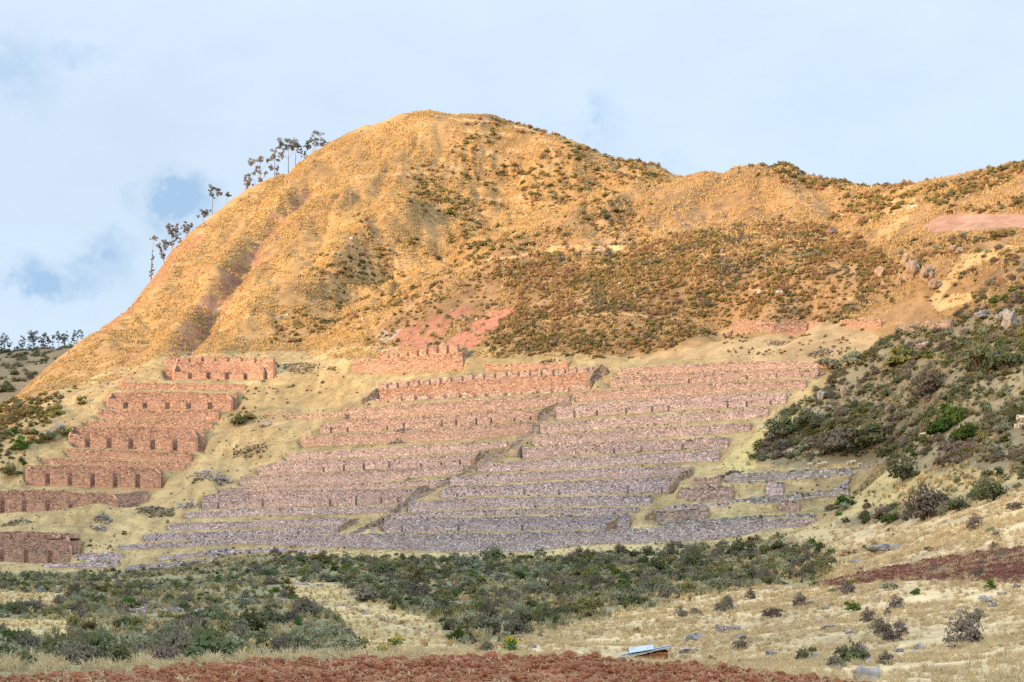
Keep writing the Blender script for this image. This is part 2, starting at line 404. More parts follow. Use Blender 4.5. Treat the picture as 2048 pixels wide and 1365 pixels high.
for (px, py, Y) in SKY_LINE:
    ctl.append((px, py, Y))
    if px not in (1340, 1360, 1300, 1260):
        ctl += [(px, py + 8, Y * .975), (px, py + 14, Y * 1.05), (px, py + 60, Y * 1.14), (px, py + 190, Y * 1.4), (px, py + 350, Y * 1.8)]
    elif px == 1340: ctl += [(px, py + 14, Y * 1.05), (px, py + 60, Y * 1.14), (px, py + 190, Y * 1.4), (px, py + 350, Y * 1.8)]
    elif px == 1360: ctl += [(px, py + 8, Y * .975), (px + 15, py + 24, Y * 1.07)]
    elif px == 1260: ctl += [(px, py + 14, Y * 1.05), (px, py + 60, Y * 1.14), (px, py + 190, Y * 1.4)]
ctl = np.array(ctl, float)
SX = 3000.0
ca, cb, ct = ctl[:, 0] / SX, np.log(ctl[:, 2]), (HZ - ctl[:, 1]) / F
def _U(r2): return np.where(r2 > 1e-12, r2 * np.log(r2 + 1e-12), 0.0)
n = len(ctl)
K = _U((ca[:, None] - ca[None]) ** 2 + (cb[:, None] - cb[None]) ** 2) + np.eye(n) * 2e-4
A = np.zeros((n + 3, n + 3)); A[:n, :n] = K; A[:n, n] = 1; A[:n, n + 1] = ca; A[:n, n + 2] = cb; A[n:, :n] = A[:n, n:].T
sol = np.linalg.solve(A, np.concatenate([ct, [0, 0, 0]]))
gx = np.arange(-460, 2521, 12.0); gy = np.linspace(math.log(8), math.log(1300), 420)
GA, GB = np.meshgrid(gx / SX, gy, indexing='ij')
Tc = np.zeros(GA.size); fa, fb = GA.ravel(), GB.ravel()
for i in range(0, fa.size, 8000):
    s_ = slice(i, i + 8000)
    Tc[s_] = _U((fa[s_, None] - ca) ** 2 + (fb[s_, None] - cb) ** 2) @ sol[:n] + sol[n] + sol[n + 1] * fa[s_] + sol[n + 2] * fb[s_]
Tc = Tc.reshape(GA.shape)
def bil(G, x0, dx, y0, dy, x, y):
    fx = np.clip((np.asarray(x, float) - x0) / dx, 0, G.shape[0] - 1.001); fy = np.clip((np.asarray(y, float) - y0) / dy, 0, G.shape[1] - 1.001)
    ix, iy = fx.astype(int), fy.astype(int); fx -= ix; fy -= iy
    return (G[ix, iy] * (1 - fx) + G[ix + 1, iy] * fx) * (1 - fy) + (G[ix, iy + 1] * (1 - fx) + G[ix + 1, iy + 1] * fx) * fy
def Bz(px, Y): return bil(Tc, gx[0], 12.0, gy[0], gy[1] - gy[0], px, np.log(Y)) * Y

PXC = np.arange(-420, 2481, 4.5)
YR = np.unique(np.concatenate([np.geomspace(10, 60, 50), np.geomspace(60, 330, 230), np.arange(330, 385, .7), np.arange(385, 545, .42), np.arange(545, 700, 1.1), np.arange(700, 860, 2.0), np.geomspace(860, 1290, 40)]))
NP_, NY = len(PXC), len(YR)
PX2, Y2 = np.meshgrid(PXC, YR, indexing='ij')
Z2 = Bz(PX2, Y2)
X2 = (PX2 - CX) / F * Y2
# steps for the terrace walls
for ci, px in enumerate(PXC):
    kn_y, kn_d = [], []
    for kn in TIERS:
        x0, x1 = kn[0][0], kn[-1][0]
        w = 1 - max(0, x0 - px, px - x1) / 9.0
        if w <= 0: continue
        t, b, y = wall_curve(kn, min(max(px, x0), x1)); y = float(y)
        zb, zt = (HZ - b) / F * y, (HZ - t) / F * y
        kn_y.append((y, (zb - float(Bz(px, y))) * w, (zt - .06 - float(Bz(px, y + .6))) * w))
    if not kn_y: continue
    kn_y.sort()
    ys, ds = [kn_y[0][0] - 9], [0.0]
    for (y, d0, d1) in kn_y:
        if y < ys[-1] + .3: y = ys[-1] + .3
        if y - ys[-1] > 18: ys += [ys[-1] + 8, y - 8]; ds += [0, 0]
        ys += [y, y + .6]; ds += [d0, d1]
    ys.append(ys[-1] + 9); ds.append(0.0)
    Z2[ci] += np.interp(YR, ys, ds, left=0, right=0)
PY2 = HZ - Z2 / Y2 * F
# natural unevenness: stronger on the open hill, none on the built terraces
TERR_POLY = [(130,770),(240,735),(320,705),(560,705),(700,695),(1000,690),(1240,715),(1480,715),(1700,715),(1630,790),(1530,850),(1450,930),(1760,925),(1700,1000),(1640,1060),(1200,1110),(900,1118),(500,1110),(160,1145),(-80,1145),(-80,960)]
in_terr = inpoly(PX2, PY2, TERR_POLY)
hill_w = np.clip((Y2 - 520) / 90, 0, 1)
amp = np.where(in_terr, .06, .25 + 1.1 * hill_w) * np.clip((Y2 - 45) / 80, .12, 1)
k = np.ones(7) / 7
amp = np.apply_along_axis(lambda r: np.convolve(np.pad(r, 3, 'edge'), k, 'valid'), 0, amp)
Z2 += amp * (fbm(X2 / 22, Y2 / 22, 3, 4) * 1.5 + fbm(X2 / 4.2, Y2 / 4.2, 9, 3) * .55)
# larger folds of the big hill, dying out towards the skyline
SKYPY = PY2.min(axis=1, keepdims=True); fade = np.clip((PY2 - SKYPY - 6) / 70, 0, 1) * hill_w
def ridge(line, h, wl, wr):
    L_ = np.array(line, float); best = np.full(PX2.shape, 1e9); side = np.zeros(PX2.shape)
    i0, i1 = np.searchsorted(PXC, (L_[:, 0].min() - 120, L_[:, 0].max() + 120)); s_ = slice(i0, i1); px, py = PX2[s_], PY2[s_]; b_ = np.full(px.shape, 1e9); sd = np.zeros(px.shape)
    for (x0, y0), (x1, y1) in zip(L_[:-1], L_[1:]):
        dx, dy = x1 - x0, y1 - y0; u = np.clip(((px - x0) * dx + (py - y0) * dy) / (dx * dx + dy * dy), 0, 1); ex, ey = px - x0 - u * dx, py - y0 - u * dy; d = np.hypot(ex, ey)
        c = dx * ey - dy * ex; m = d < b_; b_ = np.where(m, d, b_); sd = np.where(m, np.sign(c), sd)
    w = np.where(sd > 0, wr, wl); Z2[s_] += h * np.exp(-(b_ / w) ** 2) * fade[s_]
ridge([(810,440),(720,465),(650,550),(570,600),(500,640),(450,710)], 4.6, 24, 46)
ridge([(880,520),(800,520),(720,560),(660,630),(620,690)], -4.2, 30, 38)
ridge([(620,380),(520,480),(440,580),(380,700)], -3.2, 14, 20)
ridge([(560,400),(460,510),(370,630),(300,730)], 3.0, 30, 22)
ridge([(880,260),(800,330),(720,380),(600,440)], 3.0, 30, 26)
ridge([(1340,350),(1200,430),(1100,452),(1000,500),(900,545),(800,640)], 3.5, 16, 40)
ridge([(1660,360),(1680,440),(1640,500),(1560,560)], -5.0, 24, 24)
ridge([(1180,440),(1240,520),(1220,600)], -2.5, 22, 22)
Z2 += fade * (fbm(X2 / 34, Y2 / 90, 24, 3) * 3.2 + fbm(X2 / 9, Y2 / 16, 26, 3) * .8)
# rills running down the faces of the hill
rill = np.abs(fbm(X2 / 26 + fbm(X2 / 60, Y2 / 60, 40, 2), Y2 / 150, 21, 3))
Z2 -= hill_w * np.clip(.32 - rill, 0, 1) * 8.0 + fade * np.clip(.22 - np.abs(fbm(X2 / 8 + fbm(X2 / 25, Y2 / 25, 41, 2) * 1.5, Y2 / 70, 43, 3)), 0, 1) * 5.0
Z2[:, :] = np.where(Y2 < field_edge_Y(PX2) + 1.0, np.minimum(Z2, -1.9), Z2)
PY2 = HZ - Z2 / Y2 * F
T2 = Z2 / Y2
CUM = np.maximum.accumulate(T2, axis=1)
VIS = T2 >= CUM - .0012
def rowf(Y): return np.interp(Y, YR, np.arange(NY))
def Hz(px, Y):
    return bil(Z2, PXC[0], 4.5, 0, 1, px, rowf(Y))
def HzX(X, Y): return Hz(np.asarray(X) / np.asarray(Y) * F + CX, Y)
def cast(px, py):
    """first point of the ground met by the line of sight through (px, py)"""
    fx = min(max((px - PXC[0]) / 4.5, 0), NP_ - 1.001); i = int(fx); f = fx - i
    prof = T2[i] * (1 - f) + T2[i + 1] * f
    ye = float(field_edge_Y(px))
    tgt = (HZ - py) / F
    ok = np.nonzero((prof >= tgt) & (YR > ye))[0]
    if len(ok) == 0: return None
    j = ok[0]
    if j == 0: y = YR[0]
    else:
        a, b = prof[j - 1], prof[j]; y = YR[j - 1] + (YR[j] - YR[j - 1]) * (np.clip((tgt - a) / (b - a), 0, 1) if b > a else 1)
    return np.array([(px - CX) / F * y, y, prof[j] * y if b < tgt else tgt * y]) if j else P(px, py, y)

# ------------------------------------------------------------------ what the ground is made of
WOBX, WOBY = fbm(X2 / 6, Y2 / 6, 5, 3), fbm(X2 / 6, Y2 / 6, 55, 3)
def soft(poly, seed=5, wob=14.0, sc=18.0):
    pa = np.array(poly, float); k_ = (seed * 37) % 211
    i0, i1 = np.searchsorted(PXC, (pa[:, 0].min() - 40, pa[:, 0].max() + 40))
    m = np.zeros(PX2.shape, bool); s_ = slice(i0, i1)
    m[s_] = inpoly(PX2[s_] + np.roll(WOBX, k_, 0)[s_] * wob, PY2[s_] + np.roll(WOBY, -k_, 0)[s_] * wob, poly)
    return m
gcol = np.zeros((NP_, NY, 3)); gcol[:] = (.31, .20, .09)
n1 = fbm(X2 / 14, Y2 / 20, 31, 4)[..., None]; n2 = fbm(X2 / 3, Y2 / 4, 33, 3)[..., None]
n3 = (fbm(X2 / 1.6, Y2 / 5, 35, 3) * 1.3)[..., None]
gcol = gcol * (1 + .35 * n1 + .35 * n2)
SPUR = [(690,720),(760,650),(900,525),(1100,440),(1300,362),(1360,340),(1500,322),(1600,330),(1750,360),(2300,280),(2300,620),(1900,660),(1760,640),(1480,655),(1240,715),(960,705)]
m_ = inpoly(PX2, PY2, SPUR)[..., None]
gcol = np.where(m_, np.array((.25, .16, .08)) * (1 + .4 * n1 + .35 * n2), gcol)
def paint(poly, colour, mix=1.0, wob=14.0, seed=5, thr=None):
    global gcol
    m = soft(poly, seed, wob).astype(float)[..., None] * mix
    if thr is not None: m = m * np.clip((n3 + n2 * .5 - thr) * 7 + .5, 0, 1)
    i_ = np.nonzero(m.any(axis=(1, 2)))[0]
    if len(i_) == 0: return
    s_ = slice(i_[0], i_[-1] + 1)
    gcol[s_] = gcol[s_] * (1 - m[s_]) + np.array(colour) * (1 + .3 * n1[s_] + .25 * n2[s_]) * m[s_]
paint(TERR_POLY, (.395, .295, .145), 1, 4)
paint([(480,770),(720,770),(720,800),(520,900),(380,1000),(300,1080),(160,1080),(330,1000),(420,880)], (.40, .295, .145), .55, 8)
paint(TERR_POLY, (.27, .225, .10), .75, 4, 6, .12); paint(TERR_POLY, (.34, .225, .125), .6, 4, 16, .3)
paint([(1250,715),(1480,680),(1720,640),(1780,700),(1680,735),(1480,722)], (.39, .275, .145), 1, 6)
paint([(330,740),(360,660),(410,590),(500,500),(610,380),(625,390),(540,500),(470,590),(425,680),(405,735)], (.26, .13, .093), .85, 26, 7, -.22)
paint([(280,560),(310,520),(350,500),(420,440),(430,452),(370,510),(320,560),(250,640),(200,680),(215,650)], (.30, .12, .075), .8, 8, 8, -.1)
paint([(225,740),(260,700),(300,690),(280,745),(230,780)], (.34, .15, .09), .7, 14, 9, 0)
paint([(765,705),(800,665),(850,640),(930,612),(945,620),(890,660),(850,700)], (.34, .16, .105), .95, 16, 10, -.25)
paint([(880,698),(930,658),(985,620),(1030,612),(1020,635),(985,662),(935,695)], (.40, .175, .12), 1, 12, 11, -.4)
paint([(740,700),(765,660),(800,650),(795,690),(770,710)], (.38, .31, .24), .8, 12, 12, -.1)
paint([(1845,452),(1875,432),(1930,426),(2150,428),(2150,450),(1960,462),(1860,464)], (.335, .20, .14), 1, 5, 13)
paint([(1760,370),(1830,365),(1820,440),(1780,480),(1740,490),(1770,430)], (.42, .27, .13), .9, 14, 14)
paint([(1920,510),(2048,480),(2048,505),(1940,530),(1880,600),(1960,585),(1980,600),(1880,622),(1860,600)], (.45, .32, .155), .9, 10, 15)
paint([(1180,600),(1290,592),(1290,608),(1210,612)], (.45, .31, .15), .9, 6, 15)
paint([(1100,490),(1250,492),(1380,500),(1380,512),(1240,505),(1100,500)], (.43, .30, .15), .8, 6, 16)
RHILL = [(1450,930),(1530,850),(1640,780),(1730,700),(1900,640),(2500,500),(2500,980),(2048,985),(1800,1050),(1640,1060),(1700,1000),(1760,930)]
paint(RHILL, (.24, .20, .12), 1, 12, 17)
paint([(1440,930),(1520,860),(1620,790),(1660,795),(1560,850),(1510,900),(1520,950),(1470,955)], (.42, .335, .145), 1, 8, 18)
paint([(1700,985),(1780,945),(1980,935),(2048,945),(2048,955),(1900,1000),(1800,1010),(1700,1040),(1670,1040)], (.44, .35, .17), 1, 10, 19)
paint([(1560,1065),(1650,1045),(1760,1050),(1850,1055),(1760,1130),(1650,1150),(1660,1110)], (.42, .35, .17), 1, 10, 20)
paint([(1600,1075),(1660,1045),(1800,1050),(2048,975),(2350,920),(2350,960),(2048,1015),(1880,1075),(1750,1135),(1650,1170),(1600,1120)], (.47, .37, .215), 1, 8, 21)
VALLEY = [(-450,1145),(160,1145),(500,1112),(900,1120),(1200,1112),(1560,1070),(1660,1110),(1650,1165),(1450,1188),(1250,1230),(930,1300),(900,1330),(-450,1380)]
paint(VALLEY, (.25, .225, .125), 1, 6, 22)
for pl in ([(500,1108),(900,1104),(1170,1090),(1440,1080),(1640,1046),(1650,1062),(1440,1094),(1200,1108),(900,1120),(560,1112)],
           [(-60,1178),(130,1185),(120,1215),(-60,1222)], [(-60,1240),(150,1242),(130,1270),(-60,1268)], [(390,1280),(480,1275),(500,1320),(380,1320)],
           [(560,1150),(720,1180),(740,1200),(860,1240),(920,1300),(880,1320),(700,1320),(690,1250),(600,1205)]):
    paint(pl, (.48, .38, .195), 1, 6, 23)
NEAR = [(700,1345),(930,1298),(1250,1228),(1450,1186),(1650,1162),(1760,1120),(1900,1050),(2048,992),(2500,900),(2500,1600),(700,1600)]
paint(NEAR, (.57, .435, .25), 1, 14, 24)
paint([(1650,1180),(1800,1100),(1880,1075),(1870,1110),(1760,1140),(1690,1165)], (.38, .28, .18), .4, 20, 25)
for (cx_, cy_, rx_, ry_) in ((1560,1255,60,10),(1620,1240,50,8),(1800,1305,90,10),(1940,1290,60,14),(1640,1285,50,8),(1400,1270,40,9),(1880,1340,60,8),(1560,1330,60,7)):
    paint([(cx_ + rx_ * math.cos(q), cy_ + ry_ * math.sin(q)) for q in np.linspace(0, 6.28, 14)], (.28, .185, .125), .6, 8, 26 + cx_ % 7, -.1)
def trail(line, w, colour, mix=.85, depth=0.0):
    L_ = np.array(line, float); i0, i1 = np.searchsorted(PXC, (L_[:, 0].min() - 8, L_[:, 0].max() + 8)); s_ = slice(i0, i1)
    yy = np.interp(PXC[s_], L_[:, 0], L_[:, 1])[:, None] + (WOBX[s_] * 5); m = np.clip(1.4 - np.abs(PY2[s_] - yy) / w, 0, 1)[..., None] * mix * VIS[s_][..., None]
    gcol[s_] = gcol[s_] * (1 - m) + np.array(colour) * m
for ln, w in (([(905,238),(1000,246),(1100,270),(1180,292)], 2.6), ([(900,262),(1010,268),(1120,288),(1230,322)], 2.2), ([(880,300),(960,305),(1060,300),(1150,312)], 2.4), ([(640,372),(720,352),(800,346),(900,352)], 2.6), ([(860,335),(960,338),(1040,352)], 2.0),
              ([(760,410),(840,392),(960,400),(1080,392)], 2.0), ([(980,520),(1100,500),(1240,500),(1380,512),(1500,505)], 2.6), ([(1100,640),(1220,626),(1360,640)], 2.2), ([(1420,560),(1560,590),(1700,600)], 2.2), ([(1500,470),(1600,480),(1700,470)], 2.0)):
    trail(ln, w, (.47, .32, .175)); trail([(a, b + 5) for a, b in ln], w * .7, (.20, .12, .07), .6)
for ln in ([(160,1085),(240,1040),(330,1000),(420,945),(500,890),(560,820),(640,778)], [(300,1095),(360,1050),(440,985),(520,905),(600,835)], [(-60,1050),(60,1046),(170,1052),(260,1062)], [(480,905),(520,890),(580,880),(610,876)], [(420,870),(470,858),(560,850),(640,858)]):
    trail(ln, 2.2, (.36, .265, .15), .55); trail([(a, b + 4) for a, b in ln], 1.2, (.22, .165, .095), .55)
for ln in ([(540,1148),(620,1162),(700,1180),(735,1198),(690,1208),(640,1212)], [(660,1206),(720,1226),(800,1250),(870,1276),(905,1300)], [(-60,1205),(60,1200),(160,1196)], [(1640,1150),(1700,1112),(1760,1085),(1840,1070)]):
    trail(ln, 2.6, (.55, .45, .29), .8)
gcol = np.clip(gcol * 1.18, .02, .8)

idx = np.arange(NP_ * NY).reshape(NP_, NY)
quads = np.stack([idx[:-1, :-1], idx[1:, :-1], idx[1:, 1:], idx[:-1, 1:]], -1).reshape(-1, 4)
# leave out the ground that lies under the near ploughed field
hill = add_mesh('hillside', np.stack([X2, Y2, Z2], -1).reshape(-1, 3), quads, M['ground'], col=gcol.reshape(-1, 3), smooth=True)
tag(hill, 'dry grass hillside rising from the valley to a rounded summit', kind='structure')

# far hill at the left, with the skyline of eucalyptus
def far_hill():
    px = np.arange(-700, 420, 10.0); yy = np.linspace(900, 1700, 60)
    A_, B_ = np.meshgrid(px, yy, indexing='ij')
    X = (A_ - CX) / F * 1200
    top = np.interp(A_, [-700, -200, 0, 60, 130, 250, 420], [760, 722, 706, 703, 700, 690, 680])
    zc = (HZ - top) / F * 1200
    Z = zc * (1 - np.clip(np.abs(B_ - 1200) / 520, 0, 1) ** 1.25) + fbm(X / 40, B_ / 40, 77, 4) * 4 * np.clip(np.abs(B_ - 1200) / 60, .15, 1)
    c = np.array((.27, .20, .115)) * (1 + .4 * fbm(X / 14, B_ / 14, 78, 3)[..., None])
    i = np.arange(A_.size).reshape(A_.shape)
    q = np.stack([i[:-1, :-1], i[1:, :-1], i[1:, 1:], i[:-1, 1:]], -1).reshape(-1, 4)
    o = add_mesh('far_hill', np.stack([X, B_, Z], -1).reshape(-1, 3), q, M['ground'], col=np.clip(c, .02, .8).reshape(-1, 3), smooth=True)
    tag(o, 'shaded scrubby hill behind the foot of the big hill', kind='structure')
    return lambda X, Y: None
far_hill()

# the plain all round, out to the horizon
pl = [(-9000, -9000, -32), (9000, -9000, -32), (9000, 9000, -32), (-9000, 9000, -32)]
o = add_mesh('plain', np.array(pl, float), np.array([[0, 1, 2, 3]]), M['ground'], col=np.tile((.3, .24, .13), (4, 1))); tag(o, 'dry plain out to the horizon', kind='structure')

# unseen ridge behind the camera, inferred from the shade, crest shaped to cast it
def shade_ridge():
    h = np.array((SUN.x, SUN.y)); h /= np.linalg.norm(h); lat = np.array((-h[1], h[0]))
    if lat[1] < 0: lat = -lat
    D0, te = 1500.0, math.tan(SUN_EL)
    L_ = np.linspace(-3200, 3600, 170); Dd = np.linspace(-700, 900, 33)
    # height of the shadow's edge over the valley, by lateral position
    zs = np.interp(L_, [-3200, -100, 89, 192, 233, 329, 409, 537, 632, 800, 1000, 1105, 3600], [38, 38, 42, 62, 100, 78, 62, 34, 28, 40, 190, 260, 260])
    along = np.interp(L_, [-100, 89, 192, 233, 329, 409, 537, 632, 1105], [60, 127, 120, 250, 276, 213, 294, 400, 549])
    crest = zs + te * (D0 + along)
    A_, B_ = np.meshgrid(L_, Dd, indexing='ij')
    w = np.clip(1 - np.abs(B_) / np.where(B_ > 0, 900, 700), 0, 1)
    jag = fbm(A_ / 130, A_ * 0 + 1.5, 90, 3) * 6
    Z = -32 + (crest[:, None] + jag + 32) * w ** 1.1 + fbm(A_ / 120, B_ / 120, 91, 3) * 14 * (1 - w)
    pos = h[None, None, :] * (D0 + B_[..., None]) + lat[None, None, :] * A_[..., None]
    i = np.arange(A_.size).reshape(A_.shape)
    q = np.stack([i[:-1, :-1], i[1:, :-1], i[1:, 1:], i[:-1, 1:]], -1).reshape(-1, 4)
    o = add_mesh('unseen_shade_ridge', np.concatenate([pos, Z[..., None]], -1).reshape(-1, 3), q, M['ground'], col=np.tile((.27, .2, .11), (A_.size, 1)), smooth=True)
    tag(o, 'long unseen mountain ridge on the sunward side, shaped to shade the valley', kind='structure')
shade_ridge()
# ------------------------------------------------------------------ dry-stone walls
PAL = {
 'red':  [(.46,.29,.215),(.50,.33,.25),(.41,.26,.20),(.53,.38,.29),(.36,.235,.185),(.47,.34,.26),(.31,.215,.175)],
 'pink': [(.50,.37,.32),(.56,.43,.37),(.46,.34,.30),(.42,.33,.31),(.60,.48,.42),(.36,.28,.26),(.27,.22,.21),(.52,.39,.35),(.48,.32,.265)],
 'grey': [(.52,.42,.43),(.58,.47,.475),(.48,.38,.395),(.42,.36,.39),(.64,.55,.54),(.36,.31,.335),(.26,.24,.265),(.53,.40,.405),(.51,.36,.335)],
 'dark': [(.33,.33,.325),(.42,.41,.395),(.25,.26,.26),(.53,.51,.49),(.18,.195,.185),(.31,.285,.285),(.39,.335,.315)],
 'brown':[(.34,.245,.17),(.40,.295,.21),(.27,.195,.145),(.47,.36,.26),(.21,.155,.12)],
}
PAL['mauve'] = [tuple((a + b) / 2 for a, b in zip(p, q)) for p, q in zip(PAL['pink'], PAL['grey'])]
GAIN = {'mauve': 1.38, 'red': 1.12, 'pink': 1.18, 'grey': 1.48, 'dark': 1.4, 'brown': 1.3}
for k_ in PAL: PAL[k_] = [tuple(min(.8, c * GAIN[k_]) for c in q) for q in PAL[k_]]
CORE = {'red': (.33,.19,.14), 'pink': (.29,.205,.17), 'grey': (.26,.215,.20), 'dark': (.20,.185,.18), 'brown': (.20,.14,.10), 'mauve': (.275,.21,.185)}
for k_ in CORE: CORE[k_] = tuple(c * 1.75 for c in CORE[k_])
def wall_line(kn, yoff, step=.6, yfun=None):
    """world polyline of the wall's foot and its height, sampled along its length"""
    a = np.array(kn, float); out = []
    n_ = max(2, int(np.sum(np.hypot(np.diff(a[:, 0]) / F * 430, np.diff(a[:, 1]) * .2)) / step) + 1)
    s_ = np.linspace(0, len(a) - 1, max(n_, len(a)))
    px = np.interp(s_, range(len(a)), a[:, 0]); top = np.interp(s_, range(len(a)), a[:, 1]); bot = np.interp(s_, range(len(a)), a[:, 2])
    if a.shape[1] > 3: Y = np.interp(s_, range(len(a)), a[:, 3]) + yoff
    else: Y = YT(px, (top + bot) / 2) + yoff
    return (px - CX) / F * Y, Y, (HZ - bot) / F * Y, (HZ - top) / F * Y
def wall_parts(line, parent, origin, pal, sl=.33, sh=.235, thick=.7, dig=.5, ragged=.25, name='wall', seed=0, sub=None, dens=1.0, smooth_top=False):
    X, Y, zb, zt = line; rs = np.random.default_rng(seed + 1000)
    n_ = len(X); ds = np.hypot(np.diff(X), np.diff(Y)); S = np.concatenate([[0], np.cumsum(ds)]); Ltot = S[-1]
    tx, ty = np.gradient(X), np.gradient(Y); ln = np.hypot(tx, ty) + 1e-9; nx, ny = ty / ln, -tx / ln      # outward = towards the camera side
    flip = np.where(ny > 0, -1, 1); flip = -1 if np.mean(ny > 0) > .5 else 1; nx, ny = nx * flip, ny * flip
    wob = (fbm(S / 1.3, S * 0 + seed, seed, 2) * ragged)
    ztw = zt + wob - .04
    # core
    V = []
    for i in range(n_):
        V += [(X[i], Y[i], zb[i] - dig), (X[i], Y[i], ztw[i]), (X[i] - nx[i] * thick, Y[i] - ny[i] * thick, ztw[i] - .03), (X[i] - nx[i] * thick, Y[i] - ny[i] * thick, zb[i] - dig)]
    Fc = []
    for i in range(n_ - 1):
        a, b = i * 4, i * 4 + 4
        for k in range(3): Fc.append((a + k, b + k, b + k + 1, a + k + 1))
    Fc += [(0, 1, 2, 3), ((n_ - 1) * 4 + 3, (n_ - 1) * 4 + 2, (n_ - 1) * 4 + 1, (n_ - 1) * 4)]
    V = np.array(V) - np.array(origin)
    core = add_mesh(name, V, Fc, M['stone'], parent, col=np.tile(CORE[pal], (len(V), 1)) * (1 + rs.normal(0, .08, (len(V), 1))))
    # stones, course by course
    Hm = float(np.max(zt - zb)) + .2
    s0, s1, v0, v1 = [], [], [], []; v = -.1
    while v < Hm:
        h = sh * rs.uniform(.7, 1.35); k = int(Ltot / sl / .75) + 4
        l = sl * rs.uniform(.5, 1.55, k); e = np.cumsum(l) - rs.uniform(0, sl); st = e - l
        ok = (e > .05) & (st < Ltot - .05)
        s0.append(np.clip(st[ok], 0, Ltot)); s1.append(np.clip(e[ok], 0, Ltot)); v0.append(np.full(ok.sum(), v)); v1.append(np.full(ok.sum(), v + h)); v += h
    s0, s1, v0, v1 = map(np.concatenate, (s0, s1, v0, v1))
    sm = (s0 + s1) / 2; hh = np.interp(sm, S, ztw - zb) + rs.normal(0, .06, len(sm))
    ok = (v0 < hh - .08) & (rs.random(len(sm)) < dens) & (s1 - s0 > .08); s0, s1, v0, v1, hh, sm = (q[ok] for q in (s0, s1, v0, v1, hh, sm))
    v1 = np.minimum(v1, hh + .05); m_ = len(s0)
    if m_ == 0: return core
    jit = lambda a: rs.normal(0, a, m_)
    dz0, dz1, dz2, dz3 = (jit(.025) for _ in range(4)); gap = .018; s0, s1, v0, v1 = s0 + gap, s1 - gap, v0 + gap, v1 - gap; dep = rs.uniform(.02, .085, m_); ins = rs.uniform(.12, .26, (4, m_))
    def pt(s, vv, d):
        bx, by, bz = np.interp(s, S, X), np.interp(s, S, Y), np.interp(s, S, zb); ax, ay = np.interp(s, S, nx), np.interp(s, S, ny)
        d = d - .07 * vv
        return np.stack([bx + ax * d, by + ay * d, bz + vv], -1)
    w_, h_ = s1 - s0, v1 - v0
    B4 = [pt(s0, v0 + dz0, .3 * 0 + .07 * v0), pt(s1, v0 + dz1, .07 * v0), pt(s1, v1 + dz2, .07 * v1), pt(s0, v1 + dz3, .07 * v1)]
    T4 = [pt(s0 + w_ * ins[0], v0 + dz0 + h_ * ins[1], dep + .07 * v0), pt(s1 - w_ * ins[2], v0 + dz1 + h_ * ins[3], dep + .07 * v0 + jit(.02)),
          pt(s1 - w_ * ins[0], v1 + dz2 - h_ * ins[2], dep + .07 * v1 + jit(.02)), pt(s0 + w_ * ins[3], v1 + dz3 - h_ * ins[1], dep + .07 * v1)]
    VV = np.stack(B4 + T4, 1).reshape(-1, 3) - np.array(origin)
    b = (np.arange(m_) * 8)[:, None]
    FF = np.concatenate([b + np.array(q)[None] for q in ((4,5,6,7),(0,1,5,4),(1,2,6,5),(2,3,7,6),(3,0,4,7))])
    if flip < 0: FF = FF[:, ::-1]
    pc = np.array(PAL[pal]); ci = rs.integers(0, len(pc), m_)
    cc = pc[ci] * rs.uniform(.62, 1.34, (m_, 1))
    patch = fbm(sm / 5, (v0 + seed * 7) / 2.2, 50 + seed, 2)[:, None]        # patches rebuilt with redder stone
    cc = cc * (1 - np.clip(patch, 0, .5)) + np.array((.56, .40, .33) if pal in ('red', 'pink') else (.58, .47, .46)) * np.clip(patch, 0, .5)
    up_ = np.clip(v0 / np.maximum(hh, .3), 0, 1); dk = (rs.random(m_) < .30 * np.clip(up_ * 2.4 - 1.0, 0, 1) * (1 + fbm(sm / 4, sm * 0 + seed, 60 + seed, 2)))
    cc = cc * (1 + .10 * (.5 - up_))[:, None]; cc[dk] = cc[dk] * np.array((.58, .61, .64))
    cc = cc * (1 + .12 * fbm(sm / 2.6, v0 / 1.4 + seed, 70 + seed, 3)[:, None])
    moss = (rs.random(m_) < .05) & (v1 > hh - .5); cc[moss] = np.array((.13, .14, .05))
    st_ = add_mesh('stones', VV, FF, M['stone'], core if sub is None else sub, col=np.repeat(cc, 8, 0))
    st_["kind"] = 'stuff'
    return core
SEED = [0]
def nseed(): SEED[0] += 1; return SEED[0]
def build_wall(name, label, cat, group, kn, pal='grey', yoff=-.35, origin=None, **kw):
    line = wall_line(kn, yoff)
    m_ = len(line[0]) // 2; org = (line[0][m_], line[1][m_], line[2][m_])
    root = empty(name, org); tag(root, label, cat, group, 'thing')
    wall_parts(line, root, org, pal, seed=nseed(), **kw)
    return root, org
def piers(root, org, kn, edges, pal, yoff, topf=None, tops=None, botadd=0.0, name='pier', broken=.25, thick=.6, dig=.6, **kw):
    """stretches of low wall between openings; edges = [(x0,x1), ...] in columns, kn the line they follow"""
    rs = random.Random(len(edges) * 13 + int(edges[0][0]))
    for i, (x0, x1) in enumerate(edges):
        seg = []
        for px in np.linspace(x0, x1, 4):
            t, b, _ = wall_curve(kn, px); y = float(YT(px, (t + b) / 2))
            tt = (b - (b - t) * topf) if tops is None else tops(px, t, b)
            seg.append((px, float(tt) + (rs.uniform(-broken, broken) * 8), float(b) + botadd, y))
        line = wall_line(seg, yoff, .45)
        wall_parts(line, root, org, pal, seed=nseed(), name=name, thick=thick, dig=dig, ragged=.18, **kw)
def some(g, sd, keep=.68):
    r_ = np.random.default_rng(sd); m = r_.random(len(g)) < keep; return np.sort(g[m] + r_.normal(0, 6, m.sum()))
def spans(x0, x1, gaps, w):
    """stretches between openings of width w centred at gaps"""
    e, a = [], x0
    for g in gaps:
        if g - w / 2 > a + 2: e.append((a, g - w / 2))
        a = g + w / 2
    if x1 > a + 2: e.append((a, x1))
    return e
